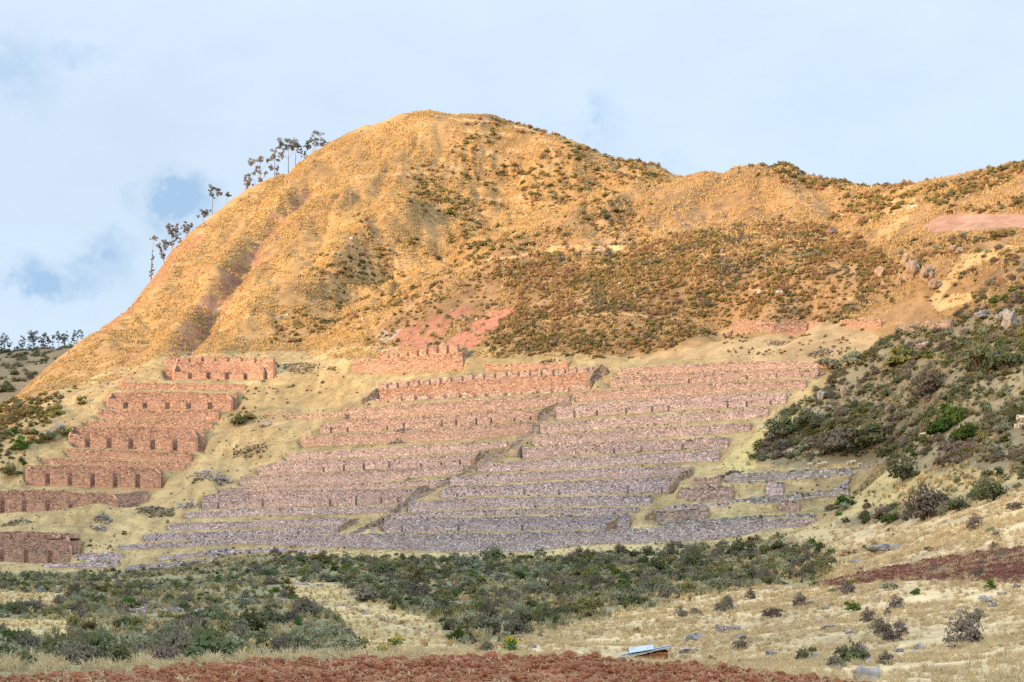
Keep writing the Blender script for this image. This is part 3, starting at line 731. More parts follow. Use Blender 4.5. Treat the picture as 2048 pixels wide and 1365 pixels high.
ORD = ['lowest', 'second', 'third', 'fourth', 'fifth', 'sixth', 'seventh', 'eighth', 'ninth', 'tenth', 'eleventh', 'twelfth', 'thirteenth', 'fourteenth']
GT = 'stone terrace walls stepping up the slope'
build_wall('terrace_wall', 'longest and lowest grey stone terrace wall, just above the belt of dark shrubs', 'wall', GT, W[12], 'grey')
NICHE_W = {11: 6, 8: 9, 5: 9, 2: 12}
for k in range(11, 0, -1):
    tier = ORD[12 - k]
    pal = 'pink' if k <= 3 else ('mauve' if k <= 8 else 'grey')
    niche = k in NICHE_W
    root, org = build_wall('terrace_wall', f'{tier} terrace wall up, left of the diagonal stairway' + (', with a row of niches' if niche else ''), 'wall', GT, W[k], pal, yoff=-.35)
    if niche:
        x0, x1 = W[k][0][0], W[k][-1][0]; n_ = NICHE_W[k]; g = np.linspace(x0 + 24, x1 - 20, n_)
        piers(root, org, W[k], spans(x0, x1, some(g, k), 4.2), pal, -1.1, topf=.5, name='pier', botadd=.3, broken=.6)
NICHE_R = {11: 8, 8: 7, 5: 6, 2: 9, 0: 7}
for k in range(11, -2, -1):
    tier = ORD[12 - k]
    pal = 'grey' if k >= 6 else ('mauve' if k >= 2 else 'pink')
    niche = k in NICHE_R
    root, org = build_wall('terrace_wall', f'{tier} terrace wall up, right of the diagonal stairway' + (', with a row of niches' if niche else ''), 'wall', GT, R[k], pal)
    if niche:
        x0, x1 = R[k][0][0], R[k][-1][0]; n_ = NICHE_R[k]; g = np.linspace(x0 + 34, x1 - 24, n_)
        piers(root, org, R[k], spans(x0, x1, some(g, 50 + k), 4.6), pal, -1.0, topf=.43, botadd=.3, broken=.6)
GD = 'low broken walls at the right end of the terraces'
for k, lab, pal in (('a','long dark rubble wall under the grazing sheep, right of the terraces','dark'), ('b','short reddish wall stub below the dry brown bush right of the terraces','pink'),
               ('c','tall pinkish wall stub with dark mossy ends, right of the terraces','pink'), ('d','low dark rubble wall sloping up to the right, beyond the terraces','dark'),
               ('e','reddish wall stub with mossy right end, above the lowest terrace wall','pink'), ('f','low dark rubble wall on top of the lowest terrace wall, right end','dark'),
               ('g','isolated upright block of grey wall on the grassy bank right of the terraces','grey'), ('h','low grey footing of a wall between the two pinkish wall stubs','grey'), ('i','tumbled reddish wall remnant on the grassy bank, right end of the terraces','pink')):
    build_wall('ruined_wall', lab, 'wall', GD, D[k], pal, sl=.5, sh=.36, ragged=.45)
# side walls along the stairway and the ends of terraces
SIDE = [[(682,1054,1068),(700,1040,1066),(714,1038,1046)], [(729,1052,1064),(748,1046,1064),(765,1034,1063)], [(816,996,1003),(836,974,998),(858,972,978)], [(884,960,970),(905,955,962),(915,950,954)],
        [(880,982,988),(905,972,984),(918,970,982)], [(948,918,930),(958,906,926),(978,902,912)], [(1032,912,918),(1040,896,916),(1046,888,906)], [(1074,828,838),(1096,812,830),(1116,806,812)],
        [(1110,822,827),(1124,812,823),(1144,804,820)], [(1346,968,974),(1362,946,964),(1384,940,946)], [(1222,1046,1057),(1240,1030,1048),(1258,1024,1032)], [(1296,1030,1045),(1308,1018,1045)],
        [(789,1018,1028),(802,1004,1014)], [(1004,898,906),(1022,890,900)]]
SIDE_AT = ['left of the lowest flight', 'right of the lowest flight', 'beside the fifth tier', 'beside the sixth tier', 'right of the fifth tier', 'beside the eighth tier', 'standing dark right of the eighth tier', 'beside the eleventh tier', 'right of the eleventh tier',
           'closing the right end of the fifth tier', 'closing the right end of the second tier', 'beside the reddish wall stub', 'beside the fourth tier', 'beside the ninth tier']
for sd, at_ in zip(SIDE, SIDE_AT):
    where = 'of the diagonal stairway' if 'tier' not in at_ or 'end' not in at_ else 'of niches'
    build_wall('side_wall', f'brown rubble side wall of the terraces, {at_}', 'wall', 'brown side walls of the stairway and terrace ends', sd, 'brown', yoff=-1.1, sl=.45, sh=.34, thick=1.0, dig=1.0)
# low rubble walls under the left-hand ruins
for kn, lab in zip(LOWW, ('short low rubble wall right of the lowest ruined building', 'low rubble wall below the lowest ruined building', 'low grey rubble wall rising to the right under the lowest terrace wall, upper of two',
                          'low grey rubble wall rising to the right under the lowest terrace wall, lower of two', 'low pinkish wall joining the grassy slope to the twelfth terrace wall')):
    build_wall('ruined_wall', lab, 'wall', 'low rubble walls at the foot of the ruins', kn, 'grey' if lab[4] != 'p' else 'pink', sl=.5, sh=.34, ragged=.5)
# left-hand column of ruins
GL = 'ruined red stone buildings in the left-hand column'
GLW = 'red retaining walls between the left-hand ruins'
for k, lab in ((2, 'red retaining wall directly under the topmost sunlit ruin at left'), (4, 'red retaining wall below the second ruined building from the top, upper of two'), (5, 'red retaining wall below the second ruined building from the top, lower of two'),
               (7, 'red retaining wall below the third ruined building from the top, upper of two'), (8, 'red retaining wall below the third ruined building from the top, lower of two')):
    build_wall('retaining_wall', lab, 'wall', GLW, LW[k], 'red', sl=.42, sh=.27)
DOORS = {1: [(380,), (417,), (454,), (491,)], 3: [251, 290, 335, 377, 420], 6: [175, 218, 261.5, 305, 350], 9: [95, 140, 185, 230, 275], 10: [4, 48, 95.5, 141.5, 189], 11: [-45, 4, 52, 100]}
BL = {1: ('topmost sunlit ruined building at left, with notched back wall', [380, 417, 454, 491], 348, 526, .32, 8),
      3: ('second ruined building from the top at left, five doorways, mossy back wall', [251, 290, 335, 377, 420], 216, 462, .58, 10),
      6: ('third ruined building from the top at left, five doorways between peaked piers', [175, 218, 261.5, 305, 350], 140, 392, .60, 10.5),
      9: ('fourth ruined building from the top at left, five tall doorways', [95, 140, 185, 230, 275], 55, 318, .76, 10),
      10: ('fifth ruined building from the top at left, its wall running on rightwards', [4, 48, 95.5, 141.5, 189], -40, 232, .76, 10),
      11: ('lowest ruined building at left, two storeys, cut by the picture edge', [-45, 4, 52, 100], -70, 140, .5, 10)}
for k, (lab, gaps, x0, x1, tf, dw) in BL.items():
    kn = LW[k]
    if k in (1, 11):            # back wall carries a notched parapet
        cut = 9 if k == 1 else 14
        body = [(a, t + cut, b) for a, t, b in kn]
        root, org = build_wall('ruined_building', lab, 'building', GL, body, 'red', sl=.40, sh=.25, thick=1.0)
        merl = spans(kn[0][0], kn[-1][0], [353, 379, 405, 431, 457, 484, 511] if k == 1 else [-44, -11, 23, 56.5, 91, 124], 5)
        piers(root, org, kn, merl, 'red', -.35, tops=lambda px, t, b: t, botadd=-(LW[k][1][2] - LW[k][1][1]) + cut + 1, name='merlon', broken=.08, thick=1.1, dig=.1, sl=.4, sh=.25)
    else:
        root, org = build_wall('ruined_building', lab, 'building', GL, kn, 'red', sl=.40, sh=.25, ragged=.35)
    kn2 = kn if k != 10 else kn[:3]
    rr = random.Random(k)
    piers(root, org, kn2, spans(x0, x1, gaps, dw), 'red', -3.2, topf=tf, botadd=.6, broken=.22 if k != 6 else .35, sl=.40, sh=.25, thick=.8)
    # cross walls at the ends, tying front to back
    for px, sgn in ((x0 + 1, 1), (x1 - 1, -1)):
        t, b, y = wall_curve(kn2, px); y = float(y)
        piece = [(px, float(b - (b - t) * tf), float(b), y - 3.2), (px + sgn * 8, float(t) + 2, float(b), y - .4)]
        wall_parts(wall_line(piece, 0, .5), root, org, 'red', seed=nseed(), name='end_wall', sl=.4, sh=.25, thick=.6)
# the two notched halls above the terraces
root, org = build_wall('ruined_hall', 'sunlit ruined hall with nine tall stone merlons under the red landslip', 'building', None, [(a, t + (3 if a < 750 else 0), b) for a, t, b in T_UP], 'red', sl=.42, sh=.27, thick=1.3)
mer = [(704,720),(727,737),(749,756),(759,775.5),(780,794.5),(799,814),(818,833.5),(838,852.5),(857.5,873),(878,893),(898,915)]
mtop = [724-4, 715, 721, 706, 705, 701, 696, 692.5, 690, 686.5, 684.5]
for (x0, x1), tp in zip(mer, mtop):
    seg = []
    for q, px in enumerate(np.linspace(x0, x1, 5)):
        t, b, _ = wall_curve(T_UP, px); seg.append((px, tp + (3.0, .8, -.5, .6, 3.5)[q], float(t) + 3, float(YT(px, (t + b) / 2))))
    wall_parts(wall_line(seg, -.35, .4), root, org, 'red', seed=nseed(), name='merlon', sl=.4, sh=.26, thick=1.4, dig=.2, ragged=.15)
wall_parts(wall_line([(925,705,741,float(YT(925,722)) - .3),(950,702,728,float(YT(925,722)) + 5),(971,706,716,float(YT(925,722)) + 9)], 0, .5), root, org, 'brown', seed=nseed(), name='end_wall', sl=.4, sh=.27, thick=.9)
root, org = build_wall('ruined_hall', 'long ruined hall with a row of many merlons above the central terraces', 'building', None, T_BIG, 'red', sl=.42, sh=.27, thick=1.3)
g = [775, 796, 817, 838.5, 860, 881, 903, 925, 947, 969, 990.5, 1014, 1037.5, 1060.5, 1083.5, 1107, 1130.5, 1154, 1177]
piers(root, org, T_BIG, spans(757, 1182, g, 4.4), 'pink', -.35, tops=lambda px, t, b: t - 10.5, botadd=0, name='merlon', broken=.07, thick=1.3, dig=0, sl=.42, sh=.27) if False else None
rr = random.Random(3)
for (x0, x1) in spans(757, 1184, g, 4.4):
    seg = []
    for px in np.linspace(x0, x1, 4):
        t, b, _ = wall_curve(T_BIG, px); seg.append((px, float(t) - 10.5 + rr.uniform(-.6, .6), float(t) + 1, float(YT(px, (t + b) / 2))))
    wall_parts(wall_line(seg, -.35, .4), root, org, 'pink', seed=nseed(), name='merlon', sl=.42, sh=.27, thick=1.3, dig=.1, ragged=.12)
fg = [748, 777, 805, 832, 862, 891, 921, 950, 975, 1012, 1045, 1075, 1105, 1140]
for (x0, x1) in spans(727, 1180, fg, 7):
    seg = []; hh_ = rr.uniform(6, 13)
    for q, px in enumerate(np.linspace(x0, x1, 4)):
        t, b, _ = wall_curve(T_BIG, px); seg.append((px, float(b) + 2 - hh_ * (1, 1, .95, .75)[q] + rr.uniform(-.8, .8), float(b) + 2.5, float(YT(px, (t + b) / 2)) - 3.6))
    wall_parts(wall_line(seg, 0, .45), root, org, 'pink', seed=nseed(), name='front_wall', sl=.42, sh=.27, thick=.8, dig=.6)
t, b, y = wall_curve(T_BIG, 757); y = float(y)
wall_parts(wall_line([(725, 799, 808, y - 4), (740, 788, 805, y - 2.4), (756, 775, 802, y - .4)], 0, .45), root, org, 'brown', seed=nseed(), name='end_wall', sl=.42, sh=.27, thick=.8)
t, b, y = wall_curve(T_BIG, 1182); y = float(y)
wall_parts(wall_line([(1180, 760, 782, y - 3.2), (1188, 742, 778, y - 1.8), (1200, 730, 772, y - .6), (1214, 732, 770, y), (1220, 745, 772, y + 1)], 0, .45), root, org, 'brown', seed=nseed(), name='end_wall', sl=.42, sh=.27, thick=1.2, ragged=.5)
build_wall('ruined_wall', 'low sunlit orange wall behind the long notched hall', 'wall', 'broken walls on the flats above the terraces', T_LOWB, 'red', sl=.42, sh=.28, ragged=.5)
TOPR = [[(a, t, b, float(cast(a, b)[1])) for a, t, b in kn] for kn in TOPR]
for kn, lab in zip(TOPR, ('broken red wall standing on the flat at the upper right of the terraces', 'low rubble wall running right from the broken red wall', 'tumbled red wall remnant beside the dark shrubs, upper right', 'low stone edging on the flat above the right-hand terraces')):
    build_wall('ruined_wall', lab, 'wall', 'broken walls on the flats above the terraces', kn, 'red' if 'broken' in lab else 'brown', yoff=-.6, sl=.4, sh=.28, ragged=1.1, dig=.9)

def cw(pts, h): return [(a, b - h, b, float(cast(a, b)[1])) for a, b in pts]
for pts, h, lab, pal in (([(676,1211),(730,1228),(790,1248),(851,1266),(892,1288)], 3.2, 'thin line of stones edging the path across the grassy opening', 'brown'), ([(905,1160),(980,1157),(1060,1150),(1100,1143)], 5, 'pale broken wall half hidden in the shrub belt, centre', 'grey'),
                       ([(250,1226),(300,1224),(360,1222),(415,1226)], 6, 'pale broken wall half hidden in the valley shrubs, left', 'grey'), ([(470,1204),(560,1203),(650,1208)], 5, 'low stone wall among shrubs left of the path', 'pink'), ([(560,1163),(600,1170),(640,1174)], 4, 'short grey stone edging where the path leaves the terraces', 'grey')):
    build_wall('ruined_wall', lab, 'wall', 'broken walls in the valley scrub', cw(pts, h), pal, yoff=-.1, sl=.34, sh=.24, ragged=.3, thick=.6)
# ------------------------------------------------------------------ plants: prototypes
def rnd_quads(C, Nrm, size, rs, asp=.55):
    """leaf quads centred at C, roughly facing Nrm"""
    n_ = len(C); Nrm = Nrm / (np.linalg.norm(Nrm, axis=1, keepdims=True) + 1e-9)
    r = rs.normal(size=(n_, 3)); u = np.cross(Nrm, r); u /= np.linalg.norm(u, axis=1, keepdims=True) + 1e-9; v = np.cross(Nrm, u)
    a = (size * asp)[:, None]; b = size[:, None]
    V = np.stack([C - u * a * .3 - v * b, C + u * a - v * b * .1, C + v * b, C - u * a + v * b * .15], 1).reshape(-1, 3)
    Fq = np.arange(n_ * 4).reshape(-1, 4)
    return V, Fq
def shrub_foliage(seed, n=420, lobes=7, flat=.8, leaf=.11, spiky=0.0):
    rs = np.random.default_rng(seed); C, Nn = [], []
    lc = np.stack([rs.uniform(-.62, .62, lobes), rs.uniform(-.62, .62, lobes), rs.uniform(.18, .75, lobes) * flat], -1); lr = rs.uniform(.26, .46, lobes)
    lc[0] = (0, 0, .5 * flat); k3 = max(3, lobes // 2); an = rs.uniform(0, 6.28, k3); lc[1:1 + k3] = np.stack([np.cos(an) * .5, np.sin(an) * .5, an * 0 + .2], -1); lr[1:1 + k3] = rs.uniform(.3, .42, k3)
    for c, r in zip(lc, lr):
        k = n // lobes; d = rs.normal(size=(k, 3)); d /= np.linalg.norm(d, axis=1, keepdims=True); d[:, 2] = np.where(d[:, 2] < -.2, -d[:, 2] * .6, d[:, 2])
        q = c + d * r * (rs.uniform(.35, 1.0, (k, 1)) ** .5) * np.array((1, 1, .9)); C.append(q); Nn.append(d + rs.normal(0, .55, (k, 3)) + np.array((0, 0, .35)))
    C = np.concatenate(C); Nn = np.concatenate(Nn); C[:, 2] = np.maximum(C[:, 2], .03)
    if spiky:
        k = int(n * spiky); a = rs.uniform(0, 6.28, k); r = rs.uniform(.1, .85, k); C2 = np.stack([np.cos(a) * r, np.sin(a) * r, rs.uniform(.5, 1.1, k) * flat * (1.15 - r * .6)], -1)
        C = np.concatenate([C, C2]); Nn = np.concatenate([Nn, np.stack([np.cos(a), np.sin(a), a * 0 + .2], -1)])
    size = leaf * rs.uniform(.6, 1.4, len(C)); return rnd_quads(C, Nn, size, rs)
def twig_stems(seed, k=9, h=.75):
    rs = random.Random(seed); mb = MB()
    for i in range(k):
        a = rs.uniform(0, 6.28); r = rs.uniform(.25, .7); zz = h * rs.uniform(.6, 1.05)
        mb.tube([(0.05 * math.cos(a), .05 * math.sin(a), -.15), (r * .45 * math.cos(a), r * .45 * math.sin(a), zz * .55), (r * math.cos(a + .2), r * math.sin(a + .2), zz)], [.03, .02, .007], 4, False)
    return mb
def blades(seed, k=26, h=1.0, spread=.45, w=.035, droop=.5):
    """a tuft of bent grass blades"""
    rs = np.random.default_rng(seed); V, Fq = [], []
    for i in range(k):
        a = rs.uniform(0, 6.28); b = rs.uniform(.02, .18); hh = h * rs.uniform(.55, 1.1); s_ = spread * rs.uniform(.2, 1.2); ww = w * rs.uniform(.6, 1.4)
        d = np.array((math.cos(a), math.sin(a), 0)); t = np.array((-d[1], d[0], 0)); p0 = d * b; p1 = d * (b + s_ * .35) + np.array((0, 0, hh * .62)); p2 = d * (b + s_) + np.array((0, 0, hh * (1 - droop * s_)))
        n0 = len(V); V += [p0 - t * ww, p0 + t * ww, p1 + t * ww * .8, p1 - t * ww * .8, p2]; Fq += [(n0, n0 + 1, n0 + 2, n0 + 3), (n0 + 3, n0 + 2, n0 + 4)]
    return np.array(V), Fq
def proto(name, V, Fq, mat): return add_mesh(name, V, Fq, mat, link=False)
KINDS_ = ['dark', 'grey', 'purple', 'olive', 'green', 'rust']
SHRUB, STEM = {}, {}
for ki, kn_ in enumerate(KINDS_):
    SHRUB[kn_] = []
    for v in range(3):
        sp = .35 if kn_ in ('purple', 'rust') else (.12 if kn_ == 'dark' else .05)
        V, Fq = shrub_foliage(100 + ki * 10 + v, n=640, lobes=6 + v * 2, flat=(1.0, 1.25, .85)[v], leaf=.085 if kn_ in ('purple', 'rust') else .10, spiky=sp)
        SHRUB[kn_].append(proto('foliage', V, Fq, LEAF[kn_]))
for v in range(3): STEM[v] = twig_stems(40 + v).build('stem', M['twig'], link=False)
TUFT = {}
for nm, mt, h, sp, w, kk in (('straw', 'straw', .8, .55, .05, 22), ('pale', 'pale', .42, .42, .014, 30), ('sage', 'sage', 1.0, .4, .03, 26)):
    TUFT[nm] = [proto('tuft', *blades(300 + i, kk, h * (.8 + .2 * i), sp, w), LEAF[mt]) for i in range(3)]

# ------------------------------------------------------------------ scattering
def scatter(name, label, pts, scale, protos, idx=None, seed=1, squash=None, cat=None, tilt=.12):
    """many small plants as one object: points that carry instances of the prototypes"""
    n_ = len(pts); rs = np.random.default_rng(seed)
    cl = bpy.data.collections.new(name + '_kinds')
    for i, p in enumerate(protos):
        q = bpy.data.objects.new(f'{name}_kind_{i:02d}', p.data); cl.objects.link(q)
    me = bpy.data.meshes.new(name); me.vertices.add(n_); me.vertices.foreach_set('co', np.asarray(pts, np.float32).ravel())
    def at(nm, ty, field, arr): me.attributes.new(nm, ty, 'POINT').data.foreach_set(field, np.ascontiguousarray(arr).ravel())
    sc3 = np.repeat(np.asarray(scale, np.float32)[:, None], 3, 1)
    if squash is not None: sc3[:, 2] *= squash
    at('sc3', 'FLOAT_VECTOR', 'vector', sc3)
    at('rot', 'FLOAT_VECTOR', 'vector', np.stack([rs.normal(0, tilt, n_), rs.normal(0, tilt, n_), rs.uniform(0, 6.283, n_)], -1).astype(np.float32))
    at('kind', 'INT', 'value', (rs.integers(0, len(protos), n_) if idx is None else idx).astype(np.int32))
    ob = bpy.data.objects.new(name, me); COL.objects.link(ob)
    ng = bpy.data.node_groups.new(name + '_scatter', 'GeometryNodeTree')
    ng.interface.new_socket('Geometry', in_out='INPUT', socket_type='NodeSocketGeometry'); ng.interface.new_socket('Geometry', in_out='OUTPUT', socket_type='NodeSocketGeometry')
    N, L = ng.nodes, ng.links; gi, go = N.new('NodeGroupInput'), N.new('NodeGroupOutput')
    ip = N.new('GeometryNodeInstanceOnPoints'); ci = N.new('GeometryNodeCollectionInfo'); ci.inputs['Collection'].default_value = cl; ci.inputs['Separate Children'].default_value = True; ci.inputs['Reset Children'].default_value = True
    def na(nm, ty):
        q = N.new('GeometryNodeInputNamedAttribute'); q.data_type = ty; q.inputs['Name'].default_value = nm; return q.outputs['Attribute']
    L.new(gi.outputs[0], ip.inputs['Points']); L.new(ci.outputs[0], ip.inputs['Instance']); ip.inputs['Pick Instance'].default_value = True
    L.new(na('kind', 'INT'), ip.inputs['Instance Index']); L.new(na('rot', 'FLOAT_VECTOR'), ip.inputs['Rotation']); L.new(na('sc3', 'FLOAT_VECTOR'), ip.inputs['Scale']); L.new(ip.outputs[0], go.inputs[0])
    md = ob.modifiers.new('scatter', 'NODES'); md.node_group = ng
    tag(ob, label, cat, None, 'stuff')
    return ob
dPX = 4.5
AREA = (Y2 * dPX / F) * np.gradient(YR)[None, :]
OKV = VIS & (Y2 > field_edge_Y(PX2) + 1.5)
def sample(dens, seed, cap=None):
    """points on the ground, dens per square metre of plan"""
    rs = np.random.default_rng(seed); lam = np.where(OKV, dens * AREA, 0).ravel(); tot = lam.sum(); n_ = rs.poisson(tot)
    if cap: n_ = min(n_, cap)
    if n_ == 0: return np.zeros((0, 3)), np.zeros(0), np.zeros(0)
    c = np.searchsorted(np.cumsum(lam), rs.uniform(0, tot, n_)); c = np.minimum(c, lam.size - 1); i, j = np.unravel_index(c, Z2.shape)
    px = PXC[i] + rs.uniform(-.5, .5, n_) * dPX; Y = YR[j] + rs.uniform(-.5, .5, n_) * np.gradient(YR)[j]
    z = Hz(px, Y); return np.stack([(px - CX) / F * Y, Y, z], -1), px, HZ - z / Y * F
def zone(poly, wob=10, seed=4): return soft(poly, seed, wob).astype(float)
cl1 = np.clip(fbm(X2 / 9, Y2 / 12, 61, 3) * 1.6 + .55, 0, 1.3); cl2 = np.clip(fbm(X2 / 16, Y2 / 16, 63, 3) * 2.2 + .3, 0, 1.4)
in_open = np.zeros(PX2.shape, bool)
for pl in ([(-60,1178),(130,1185),(120,1215),(-60,1222)], [(-60,1240),(150,1242),(130,1270),(-60,1268)], [(395,1282),(470,1278),(490,1320),(385,1320)],
           [(560,1158),(720,1183),(740,1202),(870,1245),(920,1298),(890,1320),(715,1320),(695,1250),(610,1208)], [(500,1110),(900,1106),(1170,1092),(1440,1082),(1640,1048),(1640,1060),(1440,1090),(1200,1106),(900,1116),(560,1112)]):
    in_open |= soft(pl, 29, 10)
# no plants on walls or right in front of them
blk = zone([(130,790),(240,745),(480,760),(560,900),(340,1070),(160,1145),(-80,1145),(-80,975),(60,930)], 0) + zone([(690,800),(1180,720),(1680,715),(1600,800),(1450,930),(1310,1060),(900,1112),(240,1100),(330,1040),(480,950),(620,850)], 0)
blk0 = blk.copy(); blk = blk * ~inpoly(PX2, PY2, [(500,735),(700,745),(700,800),(640,835),(540,905),(450,960),(360,1030),(290,1080),(170,1080),(320,1010),(400,930),(440,850),(490,790)])
for pl in ([(160,1080),(245,1080),(245,1110),(165,1110)],): blk = blk * ~inpoly(PX2, PY2, pl)
nob = (blk == 0) & ~in_open & ~inpoly(PX2, PY2, [(1480,925),(1760,912),(1765,940),(1600,950),(1480,958)]) & (Y2 > np.where(PX2 < 760, 47, 62))
ZN = []   # (zone key, density, kinds with weights, size range)
def zn(key, d, kinds, lo, hi): ZN.append((key, d * nob, kinds, lo, hi))
zn('belt', .19 * zone([(500,1150),(545,1112),(900,1118),(1150,1110),(1450,1092),(1560,1072),(1660,1110),(1650,1160),(1400,1188),(1200,1232),(930,1292),(880,1265),(690,1205),(560,1165)], 5) * (.45 + .55 * cl1),
   {'dark': 3.6, 'grey': 3.4, 'purple': 2.8, 'green': .6, 'olive': 2.4}, .3, 1.45)
zn('valley', .15 * zone([(-60,1146),(100,1142),(300,1134),(520,1128),(560,1165),(690,1230),(720,1300),(700,1316),(400,1330),(-60,1345)], 5) * (.3 + .7 * cl1), {'dark': 4, 'grey': 3, 'purple': 2.2, 'green': .7, 'olive': 1.8}, .3, 1.15)
zn('right hill', .85 * zone([(1490,935),(1530,850),(1640,770),(1720,712),(1800,665),(1900,648),(1960,600),(2100,560),(2100,930),(1990,925),(1790,930)], 10) * (.3 + .8 * cl1), {'dark': 3.6, 'grey': 3.0, 'purple': 4.2, 'green': .8, 'olive': 2.6}, .3, 1.5)
zn('lower right hill', .22 * zone([(1650,1012),(1720,1000),(1790,1018),(1880,1000),(1960,955),(2100,925),(2100,962),(1990,990),(1850,1042),(1700,1045)], 6) * (.3 + .8 * cl1), {'dark': 4, 'grey': 2, 'purple': 2, 'green': 1}, .6, 1.5)
zn('grassy corner', .012 * zone([(1560,1062),(1650,1045),(1850,1055),(1770,1120),(1660,1150),(1650,1100)], 5) + .010 * zone([(1700,985),(1780,945),(2048,935),(1900,1000),(1700,1040)], 5), {'dark': 3, 'green': 1, 'grey': 1}, .4, .9)
zn('hill foot', .34 * zone([(-60,812),(20,806),(150,776),(240,770),(205,820),(150,880),(70,930),(-60,985)], 6) * (.3 + .8 * cl1), {'olive': 4, 'rust': 1.4, 'dark': 1.4, 'green': 1.0, 'purple': 1}, .6, 1.6)
zn('summit', (.15 * zone([(800,420),(800,350),(900,290),(960,236),(1040,250),(1180,292),(1340,340),(1320,400),(1200,450),(1000,500),(860,560),(820,480)], 30) + .030 * zone([(700,430),(800,440),(860,520),(800,560),(700,470)], 20)) * cl2, {'olive': 4, 'rust': 2.5, 'dark': .8}, .5, 1.7)
zn('gully', .22 * zone([(560,600),(700,470),(850,470),(1000,480),(880,540),(760,640),(640,690),(520,690)], 25) * cl2, {'olive': 2.5, 'rust': 3, 'dark': 1.2}, .4, 1.4)
zn('spur', 1.5 * zone([(960,690),(1040,610),(1000,560),(1100,500),(1300,480),(1560,440),(1700,470),(1790,520),(1800,600),(1700,645),(1480,655),(1240,712),(1000,712)], 16) * (.25 + .8 * cl1) + .3 * (1 - np.clip((gcol[..., 0] / (gcol[..., 1] + 1e-6) - 1.75) * 3, 0, 1)) * zone([(715,695),(760,650),(900,530),(1000,500),(1080,560),(1050,610),(960,695)], 10) * (.3 + .7 * cl1) + .4 * zone([(720,690),(820,625),(960,540),(1100,450),(1300,400),(1300,480),(1100,510),(980,560),(880,600)], 12) * cl2,
   {'rust': 6, 'olive': 4.2, 'dark': .4, 'purple': 1.0}, .3, 1.05)
zn('skyline', .3 * zone([(1420,340),(1520,322),(1600,326),(1750,362),(1900,345),(2100,320),(2100,420),(1900,430),(1840,400),(1740,450),(1640,440),(1680,390),(1560,360)], 10) * cl2, {'olive': 4, 'rust': 3, 'dark': 1}, .6, 1.5)
zn('right upper', .3 * zone([(1800,480),(1950,470),(2100,470),(2100,560),(1960,600),(1830,620),(1800,560)], 12) * cl1, {'olive': 2.5, 'rust': 3, 'purple': 2.5, 'grey': 1.2}, .6, 1.4)
zn('flats', .02 * zone([(1450,660),(1800,640),(1780,700),(1650,712),(1480,712)], 6) * cl1 + .03 * zone([(1240,715),(1380,680),(1470,660),(1300,712)], 8), {'olive': 2, 'purple': 2, 'grey': 1.5}, .4, 1.0)
zn('near slope', .014 * zone(NEAR, 0) * cl1 * (Y2 < 230), {'purple': 5, 'grey': 1.4, 'green': .5, 'dark': .8}, .3, .8)
bankp = [(500,735),(700,745),(720,800),(660,835),(560,905),(470,960),(380,1030),(300,1085),(165,1085),(320,1010),(400,930),(440,850),(490,790)]
zn('bank', .045 * zone(bankp, 4) * cl2 + .03 * zone([(430,790),(560,800),(480,840)], 4), {'olive': 3, 'rust': 3, 'dark': 1.2, 'grey': 1}, .25, .8)
def strips(L_): return sum(zone(p, 3) for p in L_)
zn('bank', .45 * strips([[(490,770),(560,778),(565,790),(495,786)], [(430,826),(535,832),(530,846),(425,842)], [(455,890),(560,893),(565,912),(440,915)], [(540,728),(680,738),(690,750),(560,748)], [(380,952),(470,958),(465,972),(390,966)], [(255,1018),(350,1016),(350,1034),(260,1036)], [(10,1030),(95,1032),(95,1046),(10,1046)], [(160,1090),(230,1082),(240,1100),(170,1108)]]), {'olive': 3, 'rust': 2, 'dark': 2, 'grey': 1}, .2, .6)
zn('flats', .45 * strips([[(1450,698),(1600,700),(1605,713),(1450,712)], [(1620,694),(1700,690),(1715,708),(1640,714)], [(1090,722),(1220,712),(1300,716),(1240,732),(1100,735)], [(1440,670),(1500,668),(1510,684),(1440,690)], [(1590,668),(1720,672),(1720,688),(1600,690)]]), {'olive': 2, 'rust': 2, 'purple': 2, 'grey': 2}, .2, .6)
S_pt, S_px, S_py, S_k, S_s, S_z, S_v = [], [], [], [], [], [], []
for q, (key, d, kinds, lo, hi) in enumerate(ZN):
    pt, px, py = sample(d, 700 + q); n_ = len(pt); rs = np.random.default_rng(800 + q)
    names = list(kinds); w = np.array([kinds[a] for a in names], float); w /= w.sum()
    # neighbours tend to be of one kind
    u = np.clip(vnoise(pt[:, 0] / 7, pt[:, 1] / 9, 900 + q) * .62 + rs.random(n_) * .38, 0, .999); u = (u.argsort().argsort() + .5) / max(1, n_)
    ki = np.searchsorted(np.cumsum(w), u); ki = np.minimum(ki, len(names) - 1)
    S_pt.append(pt); S_px.append(px); S_py.append(py); S_k += [names[a] for a in ki]; S_s.append(lo + (hi - lo) * rs.random(n_) ** 1.7); S_z += [key] * n_; S_v.append(rs.integers(0, 3, n_))
